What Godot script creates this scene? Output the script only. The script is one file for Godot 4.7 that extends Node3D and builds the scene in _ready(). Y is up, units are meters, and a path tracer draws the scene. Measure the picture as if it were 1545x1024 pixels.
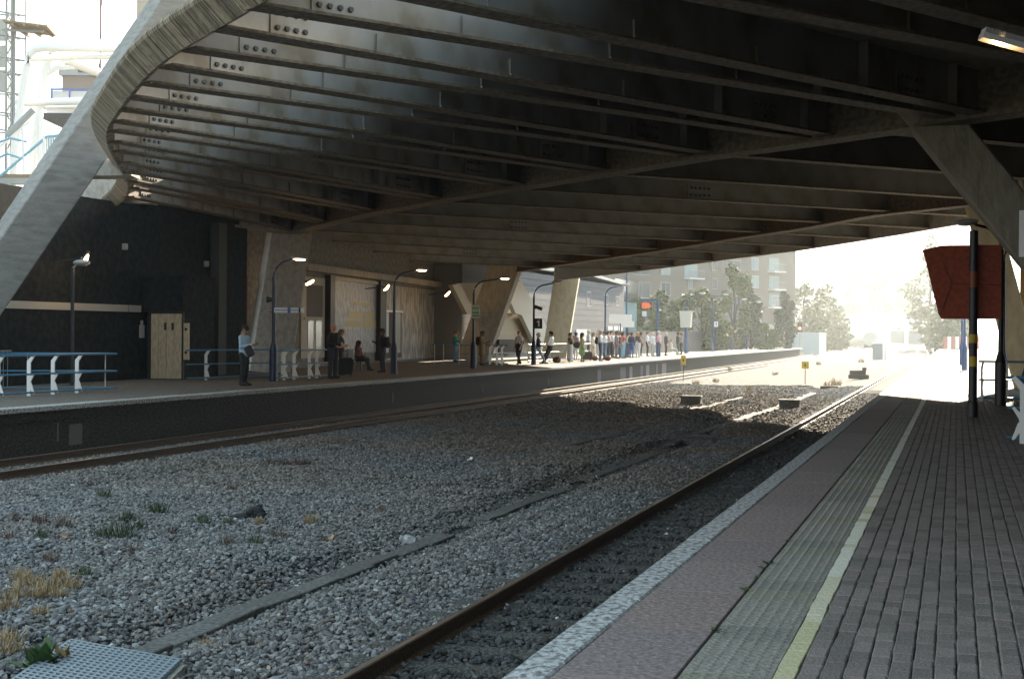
extends Node3D
# A railway station under a curved concrete and steel road bridge, late sun ahead. Right platform top is y = 0, the tracks run along -z, metres.

const F := 2250.0                       # focal length in pixels of the 1545 x 1024 photograph
const EYE := Vector3(0, 1.59, 0)
var cam_basis: Basis
var mats := {}
var taken := {}
var rng := RandomNumberGenerator.new()

class Shape:
	var v := PackedVector3Array()
	var n := PackedVector3Array()
	var c := PackedColorArray()
	var uv := PackedVector2Array()
	var tint := Color.WHITE
	func tri(a: Vector3, b: Vector3, d: Vector3) -> void:
		var nn := (b - a).cross(d - a).normalized()
		v.append(a); v.append(d); v.append(b)
		for i in 3:
			n.append(nn); c.append(tint)
	func quad(a: Vector3, b: Vector3, d: Vector3, e: Vector3) -> void:
		tri(a, b, d); tri(a, d, e)
	func box(t: Transform3D, s: Vector3) -> void:
		var h := s * 0.5
		var p := []
		for i in 8:
			p.append(t * Vector3(h.x if i & 1 else -h.x, h.y if i & 2 else -h.y, h.z if i & 4 else -h.z))
		quad(p[4], p[5], p[7], p[6]); quad(p[1], p[0], p[2], p[3])
		quad(p[5], p[1], p[3], p[7]); quad(p[0], p[4], p[6], p[2])
		quad(p[6], p[7], p[3], p[2]); quad(p[0], p[1], p[5], p[4])
	func bx(lo: Vector3, hi: Vector3) -> void:
		box(Transform3D(Basis(), (lo + hi) * 0.5), (hi - lo).abs())
	func block(t: Transform3D, s: Vector3, b: float) -> void:      # box with its upper edges chamfered
		var h := s * 0.5
		var lo := [Vector3(-h.x, -h.y, -h.z), Vector3(h.x, -h.y, -h.z), Vector3(h.x, -h.y, h.z), Vector3(-h.x, -h.y, h.z)]
		var mid := []
		var top := []
		for q in lo:
			mid.append(t * Vector3(q.x, h.y - b, q.z))
			top.append(t * Vector3(q.x - signf(q.x) * b, h.y, q.z - signf(q.z) * b))
		for i in 4:
			var j := (i + 1) % 4
			quad(t * lo[j], t * lo[i], mid[i], mid[j]); quad(mid[j], mid[i], top[i], top[j])
		quad(top[3], top[2], top[1], top[0])
	func beam(p: Vector3, q: Vector3, w: float, h: float, up := Vector3.UP) -> void:   # square bar from p to q
		var z := (q - p).normalized()
		var x := up.cross(z).normalized()
		var y := z.cross(x)
		box(Transform3D(Basis(x, y, z), (p + q) * 0.5), Vector3(w, h, p.distance_to(q)))
	func ring(p: Vector3, z: Vector3, r: float, k: int) -> Array:
		var x := z.cross(Vector3.UP if absf(z.y) < 0.9 else Vector3.RIGHT).normalized()
		var y := x.cross(z)
		var o := []
		for i in k:
			var a := TAU * i / k
			o.append([p + (x * cos(a) + y * sin(a)) * r, x * cos(a) + y * sin(a)])
		return o
	func join(a: Array, b: Array) -> void:
		var k := a.size()
		for i in k:
			var j := (i + 1) % k
			for t in [[a[i], b[j], b[i]], [a[i], a[j], b[j]]]:
				for s in t:
					v.append(s[0]); n.append(s[1]); c.append(tint)
	func fan(a: Array, z: Vector3) -> void:
		for i in range(1, a.size() - 1):
			var front: bool = (a[i][0] - a[0][0]).cross(a[i + 1][0] - a[0][0]).dot(z) < 0.0
			for s in ([a[0], a[i], a[i + 1]] if front else [a[0], a[i + 1], a[i]]):
				v.append(s[0]); n.append(z); c.append(tint)
	func tube(p: Vector3, q: Vector3, r0: float, r1: float, k := 10, caps := true) -> void:
		var z := (q - p).normalized()
		var a := ring(p, z, r0, k)
		var b := ring(q, z, r1, k)
		join(a, b)
		if caps:
			fan(a, -z); fan(b, z)
	func pipe(pts: Array, r: float, k := 8) -> void:
		var last: Array = []
		for i in pts.size():
			var d: Vector3 = ((pts[mini(i + 1, pts.size() - 1)] - pts[i]).normalized() + (pts[i] - pts[maxi(i - 1, 0)]).normalized()).normalized()
			var a := ring(pts[i], d, r, k)
			if i: join(last, a)
			if i == 0: fan(a, -d)
			if i == pts.size() - 1: fan(a, d)
			last = a
	func lathe(t: Transform3D, prof: Array, k := 14) -> void:     # prof: [radius, height] pairs
		for s in prof.size() - 1:
			var r0: float = prof[s][0]
			var r1: float = prof[s + 1][0]
			var y0: float = prof[s][1]
			var y1: float = prof[s + 1][1]
			var a := []
			var b := []
			var sl := Vector2(y1 - y0, r0 - r1).normalized()
			for i in k:
				var an := TAU * i / k
				var nn := t.basis * Vector3(cos(an) * sl.x, sl.y, sin(an) * sl.x)
				a.append([t * Vector3(cos(an) * r0, y0, sin(an) * r0), nn])
				b.append([t * Vector3(cos(an) * r1, y1, sin(an) * r1), nn])
			join(a, b)
	func ball(p: Vector3, r: Vector3, k := 10) -> void:
		var h := k / 2
		var rows := []
		for j in h + 1:
			var row := []
			var la := PI * j / h - PI / 2
			for i in k:
				var a := TAU * i / k
				var d := Vector3(cos(la) * cos(a), sin(la), cos(la) * sin(a))
				row.append([p + d * r, (d / r).normalized()])
			rows.append(row)
		for j in h: join(rows[j], rows[j + 1])
	func extrude(poly: PackedVector2Array, t: Transform3D, depth: float) -> void:
		var k := poly.size()
		if Geometry2D.is_polygon_clockwise(poly): poly.reverse()
		var idx := Geometry2D.triangulate_polygon(poly)
		var z := depth * 0.5
		for i in range(0, idx.size(), 3):
			var a := poly[idx[i]]
			var b := poly[idx[i + 1]]
			var d := poly[idx[i + 2]]
			if (b - a).cross(d - a) < 0:
				var e := b
				b = d
				d = e
			tri(t * Vector3(a.x, a.y, z), t * Vector3(b.x, b.y, z), t * Vector3(d.x, d.y, z))
			tri(t * Vector3(a.x, a.y, -z), t * Vector3(d.x, d.y, -z), t * Vector3(b.x, b.y, -z))
		for i in k:
			var a := poly[i]
			var b := poly[(i + 1) % k]
			quad(t * Vector3(a.x, a.y, -z), t * Vector3(b.x, b.y, -z), t * Vector3(b.x, b.y, z), t * Vector3(a.x, a.y, z))
	func sweep(pts: Array, prof: PackedVector2Array) -> void:     # profile (across, up) along a level path
		if Geometry2D.is_polygon_clockwise(prof): prof.reverse()
		var rows := []
		for i in pts.size():
			var d: Vector3 = (pts[mini(i + 1, pts.size() - 1)] - pts[maxi(i - 1, 0)]).normalized()
			var x := Vector3(-d.z, 0, d.x).normalized()
			var row := []
			for q in prof: row.append(pts[i] + x * q.x + Vector3.UP * q.y)
			rows.append(row)
		var k := prof.size()
		for i in pts.size() - 1:
			for j in k:
				var m := (j + 1) % k
				quad(rows[i][m], rows[i][j], rows[i + 1][j], rows[i + 1][m])
		var idx := Geometry2D.triangulate_polygon(prof)
		for i in range(0, idx.size(), 3):
			var a := idx[i]
			var b := idx[i + 1]
			var e := idx[i + 2]
			if (prof[b] - prof[a]).cross(prof[e] - prof[a]) < 0:
				b = idx[i + 2]
				e = idx[i + 1]
			tri(rows[0][a], rows[0][b], rows[0][e]); tri(rows[-1][a], rows[-1][e], rows[-1][b])
	func mesh(colors := false) -> ArrayMesh:
		var a := []
		a.resize(Mesh.ARRAY_MAX)
		a[Mesh.ARRAY_VERTEX] = v
		a[Mesh.ARRAY_NORMAL] = n
		if colors: a[Mesh.ARRAY_COLOR] = c
		if uv.size() == v.size(): a[Mesh.ARRAY_TEX_UV] = uv
		var m := ArrayMesh.new()
		m.add_surface_from_arrays(Mesh.PRIMITIVE_TRIANGLES, a)
		return m

# ---- placing helpers: a photograph pixel gives a direction, a plane it touches gives the distance
func ray(x: float, y: float) -> Vector3:
	return cam_basis * Vector3((x - 772.5) / F, -(y - 512.0) / F, -1.0)
func on(x: float, y: float, h: float) -> Vector3:
	var d := ray(x, y)
	return EYE + d * ((h - EYE.y) / d.y)
func onx(x: float, y: float, wall: float) -> Vector3:
	var d := ray(x, y)
	return EYE + d * (wall / d.x)
func onz(x: float, y: float, z: float) -> Vector3:
	var d := ray(x, y)
	return EYE + d * (z / d.z)
func far(x: float, y: float, depth: float) -> Vector3:
	return EYE + ray(x, y) * depth
func deck_h(s: float) -> float:
	return 5.55 - 0.5 * smoothstep(50.0, 82.0, s)
func ondeck(x: float, y: float) -> Vector3:
	var p := on(x, y, 5.55)
	for i in 8: p = on(x, y, deck_h(-p.z))
	return p
func bend(s: float) -> float:                 # the line swings to the left in the distance
	return -pow(maxf(0.0, s - 110.0), 2) * 8.5e-5

# ---- objects
func numbered(called: String) -> String:
	taken[called] = taken.get(called, 0) + 1
	return called if taken[called] == 1 else "%s_%03d" % [called, taken[called] - 1]
func thing(called: String, label: String, category: String, at := Vector3.ZERO, turn := 0.0, group := "") -> Node3D:
	var o := Node3D.new()
	o.name = numbered(called)
	add_child(o)
	o.position = at
	o.rotation.y = turn
	tag(o, label, category, group)
	return o
func tag(o: Node3D, label: String, category: String, group := "") -> void:
	o.set_meta("label", label)
	o.set_meta("category", category)
	if group: o.set_meta("group", group)
func part(called: String, m: Mesh, mat: Material, parent: Node3D, t := Transform3D()) -> MeshInstance3D:
	var o := MeshInstance3D.new()
	o.name = called
	o.mesh = m
	o.material_override = mat
	o.transform = t
	parent.add_child(o, true)
	return o
func solo(called: String, m: Mesh, mat: Material, label: String, category: String, t := Transform3D(), group := "") -> MeshInstance3D:
	var o := part(numbered(called), m, mat, self, t)
	tag(o, label, category, group)
	return o
func struct(called: String, m: Mesh, mat: Material, label := "") -> MeshInstance3D:
	var o := part(numbered(called), m, mat, self)
	o.set_meta("kind", "structure")
	if label: o.set_meta("label", label)
	return o
func ground_node(called: String, label: String) -> Node3D:
	var o := Node3D.new()
	o.name = called
	add_child(o)
	o.set_meta("kind", "structure")
	o.set_meta("label", label)
	return o
func copy(o: Node3D, at: Vector3, turn: float, label := "") -> Node3D:
	var r: Node3D = o.duplicate()
	r.name = numbered(String(o.name).rstrip("_0123456789"))
	add_child(r)
	r.position = at
	r.rotation.y = turn
	if label: r.set_meta("label", label)
	return r

# ---- materials
func noise_tex(sd: int, freq: float, cols: Array, offs: Array, oct := 4, size := 512, wide := 0) -> NoiseTexture2D:
	var f := FastNoiseLite.new()
	f.seed = sd
	f.frequency = freq
	f.fractal_octaves = oct
	var g := Gradient.new()
	g.offsets = PackedFloat32Array(offs)
	var pc := PackedColorArray()
	for k in cols: pc.append(Color(k[0], k[1], k[2]).linear_to_srgb())
	g.colors = pc
	var t := NoiseTexture2D.new()
	t.width = size if wide == 0 else wide
	t.height = size
	t.seamless = true
	t.noise = f
	t.color_ramp = g
	return t
func bump_tex(sd: int, freq: float, strength: float, size := 512, oct := 4) -> NoiseTexture2D:
	var f := FastNoiseLite.new()
	f.seed = sd
	f.frequency = freq
	f.fractal_octaves = oct
	var t := NoiseTexture2D.new()
	t.width = size
	t.height = size
	t.seamless = true
	t.noise = f
	t.as_normal_map = true
	t.bump_strength = strength
	return t
func mat(called: String, col: Array, rough := 0.8, metal := 0.0) -> StandardMaterial3D:
	var m := StandardMaterial3D.new()
	m.resource_name = called
	m.albedo_color = Color(col[0], col[1], col[2]).linear_to_srgb()
	m.roughness = rough
	m.metallic = metal
	mats[called] = m
	return m
func textured(called: String, tex: Texture2D, scale: Vector3, rough := 0.85, bump: Texture2D = null, deep := 1.0, world := true) -> StandardMaterial3D:
	var m := mat(called, [1, 1, 1], rough)
	m.albedo_texture = tex
	m.uv1_triplanar = true
	m.uv1_world_triplanar = world
	m.uv1_scale = scale
	m.uv1_triplanar_sharpness = 4.0
	if bump:
		m.normal_enabled = true
		m.normal_texture = bump
		m.normal_scale = deep
	return m
func glow(called: String, col: Array, power: float) -> StandardMaterial3D:
	var m := mat(called, col, 0.4)
	m.emission_enabled = true
	m.emission = Color(col[0], col[1], col[2]).linear_to_srgb()
	m.emission_energy_multiplier = power
	return m
func lamp_light(parent: Node3D, at: Vector3, energy: float, size := 0.12) -> void:
	var l := OmniLight3D.new()
	l.name = "lamp_glow"
	l.light_color = Color(1.0, 0.78, 0.5)
	l.light_energy = energy
	l.light_size = size
	l.omni_range = 60.0
	l.omni_attenuation = 2.0
	l.shadow_enabled = true
	parent.add_child(l, true)
	l.position = at

# ---------------------------------------------------------------- ground, tracks, platforms
var hn := FastNoiseLite.new()
func ballast_h(l: float, s: float) -> float:
	var h := -1.13 + 0.05 * hn.get_noise_2d(l * 9.0, s * 9.0) + 0.07 * hn.get_noise_2d(l * 2.2 + 40.0, s * 2.2)
	h = lerpf(h, -1.075, smoothstep(-5.9, -5.3, l))                       # right track bed
	h = lerpf(h, -1.075, smoothstep(-14.4, -15.0, l))                     # left track bed
	var d := absf(l + 6.72)
	h = lerpf(minf(h, -1.2) - 0.02, h, smoothstep(0.28, 0.62, d))         # the cable trough lies in a dip
	h += 0.10 * exp(-pow((l + 8.0) / 0.8, 2)) * (0.6 + 0.8 * hn.get_noise_2d(s * 6.0, 7.0))
	for hp in [[-7.8, 46.5, 0.24, 1.1], [-5.75, 42.0, 0.22, 1.0], [-9.6, 50.0, 0.2, 1.6], [-12.0, 54.5, 0.15, 1.6]]:
		h += hp[2] * exp(-(pow(l - hp[0], 2) + pow((s - hp[1]) * 0.55, 2)) / (hp[3] * hp[3]))
	return h

func rail_path(l: float, y: float, s0: float, s1: float) -> Array:
	var o := []
	var s := s0
	while s < s1:
		o.append(Vector3(l + bend(s), y, -s))
		s += 12.0 if s >= 100.0 else 60.0
	o.append(Vector3(l + bend(s1), y, -s1))
	return o

func build_track(label: String, l0: float, l1: float, s0: float, s1: float, sl0: float, sl1: float) -> void:
	var t := thing("railway_track", label, "railway track", Vector3(0, 0, 0))
	var prof := PackedVector2Array([Vector2(-0.07, -0.159), Vector2(0.07, -0.159), Vector2(0.07, -0.147), Vector2(0.012, -0.128), Vector2(0.009, -0.05), Vector2(0.034, -0.036), Vector2(0.036, -0.006), Vector2(0.026, 0.0), Vector2(-0.026, 0.0), Vector2(-0.036, -0.006), Vector2(-0.034, -0.036), Vector2(-0.009, -0.05), Vector2(-0.012, -0.128), Vector2(-0.07, -0.147)])
	for l in [l0, l1]:
		var sh := Shape.new()
		sh.sweep(rail_path(l, -0.9, s0, s1), prof)
		var r := part("rail", sh.mesh(), mats.rust, t)
		var head := Shape.new()
		head.sweep(rail_path(l, -0.9, s0, s1), PackedVector2Array([Vector2(-0.025, 0.0005), Vector2(0.025, 0.0005), Vector2(0.025, 0.0016), Vector2(-0.025, 0.0016)]))
		part("running_surface", head.mesh(), mats.rail_top, r)
	var sl := Shape.new()
	sl.block(Transform3D(Basis(), Vector3(0, -0.1, 0)), Vector3(2.5, 0.2, 0.26), 0.025)
	var slm := sl.mesh()
	var s := sl0
	while s < sl1:
		part("sleeper", slm, mats.sleeper, t, Transform3D(Basis(Vector3.UP, rng.randf_range(-0.01, 0.01)), Vector3((l0 + l1) / 2 + bend(s), -1.044, -s)))
		s += 0.68

func stones(called: String, label: String, areas: Array, sd: int) -> void:
	# crushed stone, far too many to count: three shapes, each scattered as one MultiMesh under one object
	var root := Node3D.new()
	root.name = numbered(called)
	add_child(root)
	root.set_meta("kind", "stuff")
	root.set_meta("label", label)
	rng.seed = sd
	var bufs := [PackedFloat32Array(), PackedFloat32Array(), PackedFloat32Array()]
	var inv := cam_basis.inverse()
	for a in areas:
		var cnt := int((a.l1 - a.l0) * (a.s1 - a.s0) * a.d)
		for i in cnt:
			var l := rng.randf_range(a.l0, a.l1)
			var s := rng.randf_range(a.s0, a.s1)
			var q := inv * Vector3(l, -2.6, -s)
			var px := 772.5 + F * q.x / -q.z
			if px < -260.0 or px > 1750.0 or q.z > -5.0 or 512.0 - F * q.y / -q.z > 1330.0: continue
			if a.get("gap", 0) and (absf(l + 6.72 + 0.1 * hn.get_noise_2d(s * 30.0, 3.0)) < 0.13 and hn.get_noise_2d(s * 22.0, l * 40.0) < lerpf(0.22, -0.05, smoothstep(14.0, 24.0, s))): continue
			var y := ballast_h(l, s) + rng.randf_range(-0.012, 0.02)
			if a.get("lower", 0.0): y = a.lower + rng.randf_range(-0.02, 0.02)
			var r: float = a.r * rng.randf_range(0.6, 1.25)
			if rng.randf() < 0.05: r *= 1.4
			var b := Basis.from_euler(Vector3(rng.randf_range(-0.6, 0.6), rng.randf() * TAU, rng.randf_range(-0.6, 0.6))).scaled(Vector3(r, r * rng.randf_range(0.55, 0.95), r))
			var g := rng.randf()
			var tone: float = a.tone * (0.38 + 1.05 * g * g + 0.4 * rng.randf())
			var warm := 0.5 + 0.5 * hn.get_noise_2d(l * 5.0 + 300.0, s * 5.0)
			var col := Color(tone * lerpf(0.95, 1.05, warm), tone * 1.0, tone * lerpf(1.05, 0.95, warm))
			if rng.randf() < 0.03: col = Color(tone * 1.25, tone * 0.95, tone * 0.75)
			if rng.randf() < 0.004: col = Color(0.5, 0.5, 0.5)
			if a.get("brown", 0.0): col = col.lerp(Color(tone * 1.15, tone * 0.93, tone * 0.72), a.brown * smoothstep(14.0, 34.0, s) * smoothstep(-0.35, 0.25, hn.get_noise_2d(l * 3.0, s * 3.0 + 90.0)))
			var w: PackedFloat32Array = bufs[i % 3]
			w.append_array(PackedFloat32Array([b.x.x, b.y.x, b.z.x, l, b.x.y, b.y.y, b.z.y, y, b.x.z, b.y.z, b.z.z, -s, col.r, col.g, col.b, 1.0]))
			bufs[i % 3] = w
	for k in 3:
		if bufs[k].size() == 0: continue
		var mm := MultiMesh.new()
		mm.transform_format = MultiMesh.TRANSFORM_3D
		mm.use_colors = true
		mm.mesh = stone_mesh(k + 11)
		mm.instance_count = bufs[k].size() / 16
		mm.buffer = bufs[k]
		var o := MultiMeshInstance3D.new()
		o.name = "stones"
		o.multimesh = mm
		o.material_override = mats.stone
		o.set_meta("kind", "stuff")
		root.add_child(o, true)

func stone_mesh(sd: int) -> ArrayMesh:
	var r := RandomNumberGenerator.new()
	r.seed = sd
	var t := (1.0 + sqrt(5.0)) / 2.0
	var p := [Vector3(-1, t, 0), Vector3(1, t, 0), Vector3(-1, -t, 0), Vector3(1, -t, 0), Vector3(0, -1, t), Vector3(0, 1, t), Vector3(0, -1, -t), Vector3(0, 1, -t), Vector3(t, 0, -1), Vector3(t, 0, 1), Vector3(-t, 0, -1), Vector3(-t, 0, 1)]
	for i in 12: p[i] = p[i].normalized() * r.randf_range(0.5, 1.25)
	var fs := [[0, 11, 5], [0, 5, 1], [0, 1, 7], [0, 7, 10], [0, 10, 11], [1, 5, 9], [5, 11, 4], [11, 10, 2], [10, 7, 6], [7, 1, 8], [3, 9, 4], [3, 4, 2], [3, 2, 6], [3, 6, 8], [3, 8, 9], [4, 9, 5], [2, 4, 11], [6, 2, 10], [8, 6, 7], [9, 8, 1]]
	var sh := Shape.new()
	for f in fs: sh.tri(p[f[0]], p[f[1]], p[f[2]])
	return sh.mesh()

func build_ground() -> void:
	hn.seed = 5
	hn.frequency = 0.05
	hn.fractal_octaves = 3
	# terrain sheet to the horizon
	var g := Shape.new()
	g.quad(Vector3(-1600, -1.5, 400), Vector3(1600, -1.5, 400), Vector3(1600, -1.5, -2200), Vector3(-1600, -1.5, -2200))
	struct("ground", g.mesh(), mats.earth, "dusty open ground beyond the tracks")
	# ballast bed between the platforms, a height field
	var b := Shape.new()
	var ls := []
	var l := -18.0
	while l <= -1.85:
		ls.append(l)
		l += 0.19
	var ss := []
	var s := -6.0
	while s < 420.0:
		ss.append(s)
		s += 0.22 if s < 34.0 and s > 6.0 else 0.5 if s < 75.0 else 3.0 if s < 140.0 else 20.0
	var prev := []
	for si in ss:
		var row := []
		for li in ls: row.append(Vector3(li + bend(si), ballast_h(li, si) - 0.03, -si))
		if prev:
			for i in ls.size() - 1: b.quad(prev[i], prev[i + 1], row[i + 1], row[i])
		prev = row
	struct("ballast_bed", b.mesh(), mats.ballast, "grey crushed stone bed between the two platforms")
	stones("ballast_stones", "loose grey ballast stones between the tracks", [
		{"l0": -19.0, "l1": -5.0, "s0": 7.0, "s1": 24.0, "brown": 0.75, "d": 480.0, "r": 0.0335, "tone": 0.195, "gap": 1},
		{"l0": -17.5, "l1": -4.3, "s0": 24.0, "s1": 45.0, "brown": 0.7, "d": 330.0, "r": 0.034, "tone": 0.185, "gap": 1},
		{"l0": -5.0, "l1": -4.3, "s0": 7.0, "s1": 24.0, "d": 480.0, "r": 0.0335, "tone": 0.19},
		{"l0": -16.5, "l1": -4.3, "s0": 45.0, "s1": 80.0, "brown": 0.8, "d": 120.0, "r": 0.05, "tone": 0.18, "gap": 1}], 3)
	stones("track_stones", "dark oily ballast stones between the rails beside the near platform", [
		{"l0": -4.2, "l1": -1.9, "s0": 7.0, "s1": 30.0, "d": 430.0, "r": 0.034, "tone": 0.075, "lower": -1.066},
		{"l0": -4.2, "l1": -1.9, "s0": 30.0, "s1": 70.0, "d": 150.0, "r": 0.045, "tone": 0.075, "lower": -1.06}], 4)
	build_track("rusty sided railway track beside the block paved platform", -4.23, -2.79, 0.0, 400.0, 3.0, 75.0)
	build_track("railway track running along the foot of the platform under the lamps", -16.08, -17.52, 10.0, 400.0, 44.0, 130.0)

func build_right_platform() -> void:
	var root := ground_node("platform_pavement", "near platform paved with grey blocks, edged with a worn white line")
	# body and wall
	var b := Shape.new()
	b.bx(Vector3(-1.78, -1.4, -190), Vector3(14, -0.075, 14))
	part("platform_body", b.mesh(), mats.dark_brick, root)
	var back := Shape.new()
	back.bx(Vector3(-0.7, -0.075, -190), Vector3(14, -0.012, -43.0)); back.bx(Vector3(-1.8, -0.075, -190), Vector3(-0.7, -0.004, -43.0))
	back.bx(Vector3(3.6, -0.075, -43.0), Vector3(14, -0.006, 14)); back.bx(Vector3(-1.8, -0.075, 2.0), Vector3(3.6, -0.006, 14))
	part("far_paving", back.mesh(), mats.paving_far, root)
	# coping stones with worn white paint
	rng.seed = 21
	var i := 0
	var s := -2.0
	while s < 60.0:
		var w := 0.885
		var c := Shape.new()
		c.block(Transform3D(Basis(), Vector3(0, -0.075, 0)), Vector3(0.20, 0.15, w), 0.012)
		part("coping_stone", c.mesh(), mats.coping, root, Transform3D(Basis(Vector3.UP, rng.randf_range(-0.004, 0.004)), Vector3(-1.905, rng.randf_range(-0.003, 0.003), -s - w / 2)))
		s += 0.9
	var fc := Shape.new()
	fc.bx(Vector3(-2.0, -0.15, -190), Vector3(-1.805, 0, -61.0))
	part("far_coping", fc.mesh(), mats.coping, root)
	# purple grey asphalt slabs behind the coping
	s = 2.0
	while s < 43.0:
		var c := Shape.new()
		c.block(Transform3D(Basis(), Vector3(0, -0.035, 0)), Vector3(0.55, 0.07, 1.19), 0.004)
		part("edge_slab", c.mesh(), mats["slab_%d" % (i % 3)], root, Transform3D(Basis(), Vector3(-1.52, -0.004 + rng.randf_range(-0.002, 0.002), -s - 0.6)))
		i += 1
		s += 1.2
	# blister paving, 400 mm slabs
	var tac := Shape.new()
	tac.block(Transform3D(Basis(), Vector3(0, -0.03, 0)), Vector3(0.42, 0.06, 0.396), 0.003)
	for x in 6:
		for z in 6:
			tac.lathe(Transform3D(Basis(), Vector3((x - 2.5) * 0.0668, 0.0, (z - 2.5) * 0.0668)), [[0.0155, -0.001], [0.0125, 0.005], [0.0, 0.0052]], 7)
	var tm := tac.mesh()
	s = 3.0
	i = 0
	while s < 43.0:
		part("tactile_slab", tm, mats["tactile_%d" % rng.randi_range(0, 2)], root, Transform3D(Basis(), Vector3(-1.018, -0.002 + rng.randf_range(-0.0015, 0.0015), -s - 0.2)))
		s += 0.4
	# painted block course
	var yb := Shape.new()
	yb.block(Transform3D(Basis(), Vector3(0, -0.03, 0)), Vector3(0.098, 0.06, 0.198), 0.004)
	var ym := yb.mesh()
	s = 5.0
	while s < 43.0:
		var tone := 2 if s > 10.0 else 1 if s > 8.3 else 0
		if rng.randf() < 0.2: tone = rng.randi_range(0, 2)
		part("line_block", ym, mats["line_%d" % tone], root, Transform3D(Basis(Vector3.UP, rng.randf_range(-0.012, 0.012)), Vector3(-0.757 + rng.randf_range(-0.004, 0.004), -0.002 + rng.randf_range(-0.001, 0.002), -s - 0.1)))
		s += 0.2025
	# grey block paving, running bond along the platform: the 300 that show largest are parts, the rest one part
	var bricks := []
	var col := 0
	var l := -0.652
	while l < 3.55:
		s = 5.6 + (0.1 if col % 2 else 0.0)
		while s < 43.0:
			if l < 0.055 * s + 0.55: bricks.append([l, s])
			s += 0.2025
		l += 0.1025
		col += 1
	bricks.sort_custom(func(a, b2): return a[1] - absf(a[0]) * 0.2 < b2[1] - absf(b2[0]) * 0.2)
	var bm := []
	for k in 3:
		var sh := Shape.new()
		sh.block(Transform3D(Basis(Vector3(0, 0, 1), [0.0, 0.008, -0.007][k]), Vector3(0, -0.035, 0)), Vector3([0.099, 0.0975, 0.096][k], 0.07, 0.197), 0.007 if k < 2 else 0.009)
		bm.append(sh.mesh())
	var rest := Shape.new()
	var k300 := 0
	for q in bricks:
		var vis: bool = q[0] < 0.047 * q[1] and q[1] > 6.7
		var t := Transform3D(Basis(Vector3.UP, rng.randf_range(-0.009, 0.009)), Vector3(q[0] + rng.randf_range(-0.002, 0.002), rng.randf_range(-0.003, 0.002) - 0.002, -q[1]))
		if rng.randf() < 0.06: t.origin.y -= 0.003
		if vis and k300 < 300:
			part("brick", bm[rng.randi_range(0, 2)], mats["paver_%d" % rng.randi_range(0, 4)], root, t)
			k300 += 1
		else:
			var gt := rng.randf_range(0.6, 1.4)
			rest.tint = Color(gt * rng.randf_range(0.97, 1.06), gt, gt * rng.randf_range(0.94, 1.03))
			rest.block(t * Transform3D(Basis(), Vector3(0, -0.035, 0)), Vector3(rng.randf_range(0.0945, 0.1), 0.07, 0.197), 0.007)
	var o := part("brick_paving", rest.mesh(true), mats.paver_rest, root)
	o.set_meta("kind", "stuff")
	# small weeds in the slab joint
	rng.seed = 77
	for p in [[1066, 867], [1150, 858], [1163, 850], [1127, 891], [1192, 816], [1075, 952]]:
		var w := on(p[0], p[1], 0.0)
		w.x = -1.238
		weed("small_weed", w, 0.03 + 0.035 * rng.randf(), 8, "leaf_dark", "low green weed rooted in the joint between edge slabs and tactile paving", "weed", "weeds in the platform joint", 0.9)

func weed(called: String, at: Vector3, r: float, blades: int, m: String, label: String, category: String, group: String, flat := 0.3) -> void:
	var sh := Shape.new()
	for k in (blades if flat > 0.5 else blades * 3):
		var a := rng.randf() * TAU
		var tilt := rng.randf_range(0.1, 1.25) if flat < 0.5 else rng.randf_range(0.9, 1.45) if flat > 0.8 else rng.randf_range(0.2, 1.3)
		var d := Vector3(cos(a) * sin(tilt), cos(tilt), sin(a) * sin(tilt)) * r * rng.randf_range(0.3, 1.25)
		var side := Vector3(-sin(a), 0, cos(a)) * r * (0.24 if flat > 0.5 else 0.035)
		var b := Vector3(rng.randf_range(-1, 1), 0, rng.randf_range(-1, 1)) * r * (0.2 if flat > 0.5 else 0.55)
		sh.tri(b - side * 0.4, b + d * 0.55 + side, b + d); sh.tri(b - side * 0.4, b + d, b + d * 0.55 - side)
	solo(called, sh.mesh(), mats[m], label, category, Transform3D(Basis(), at), group)

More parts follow.
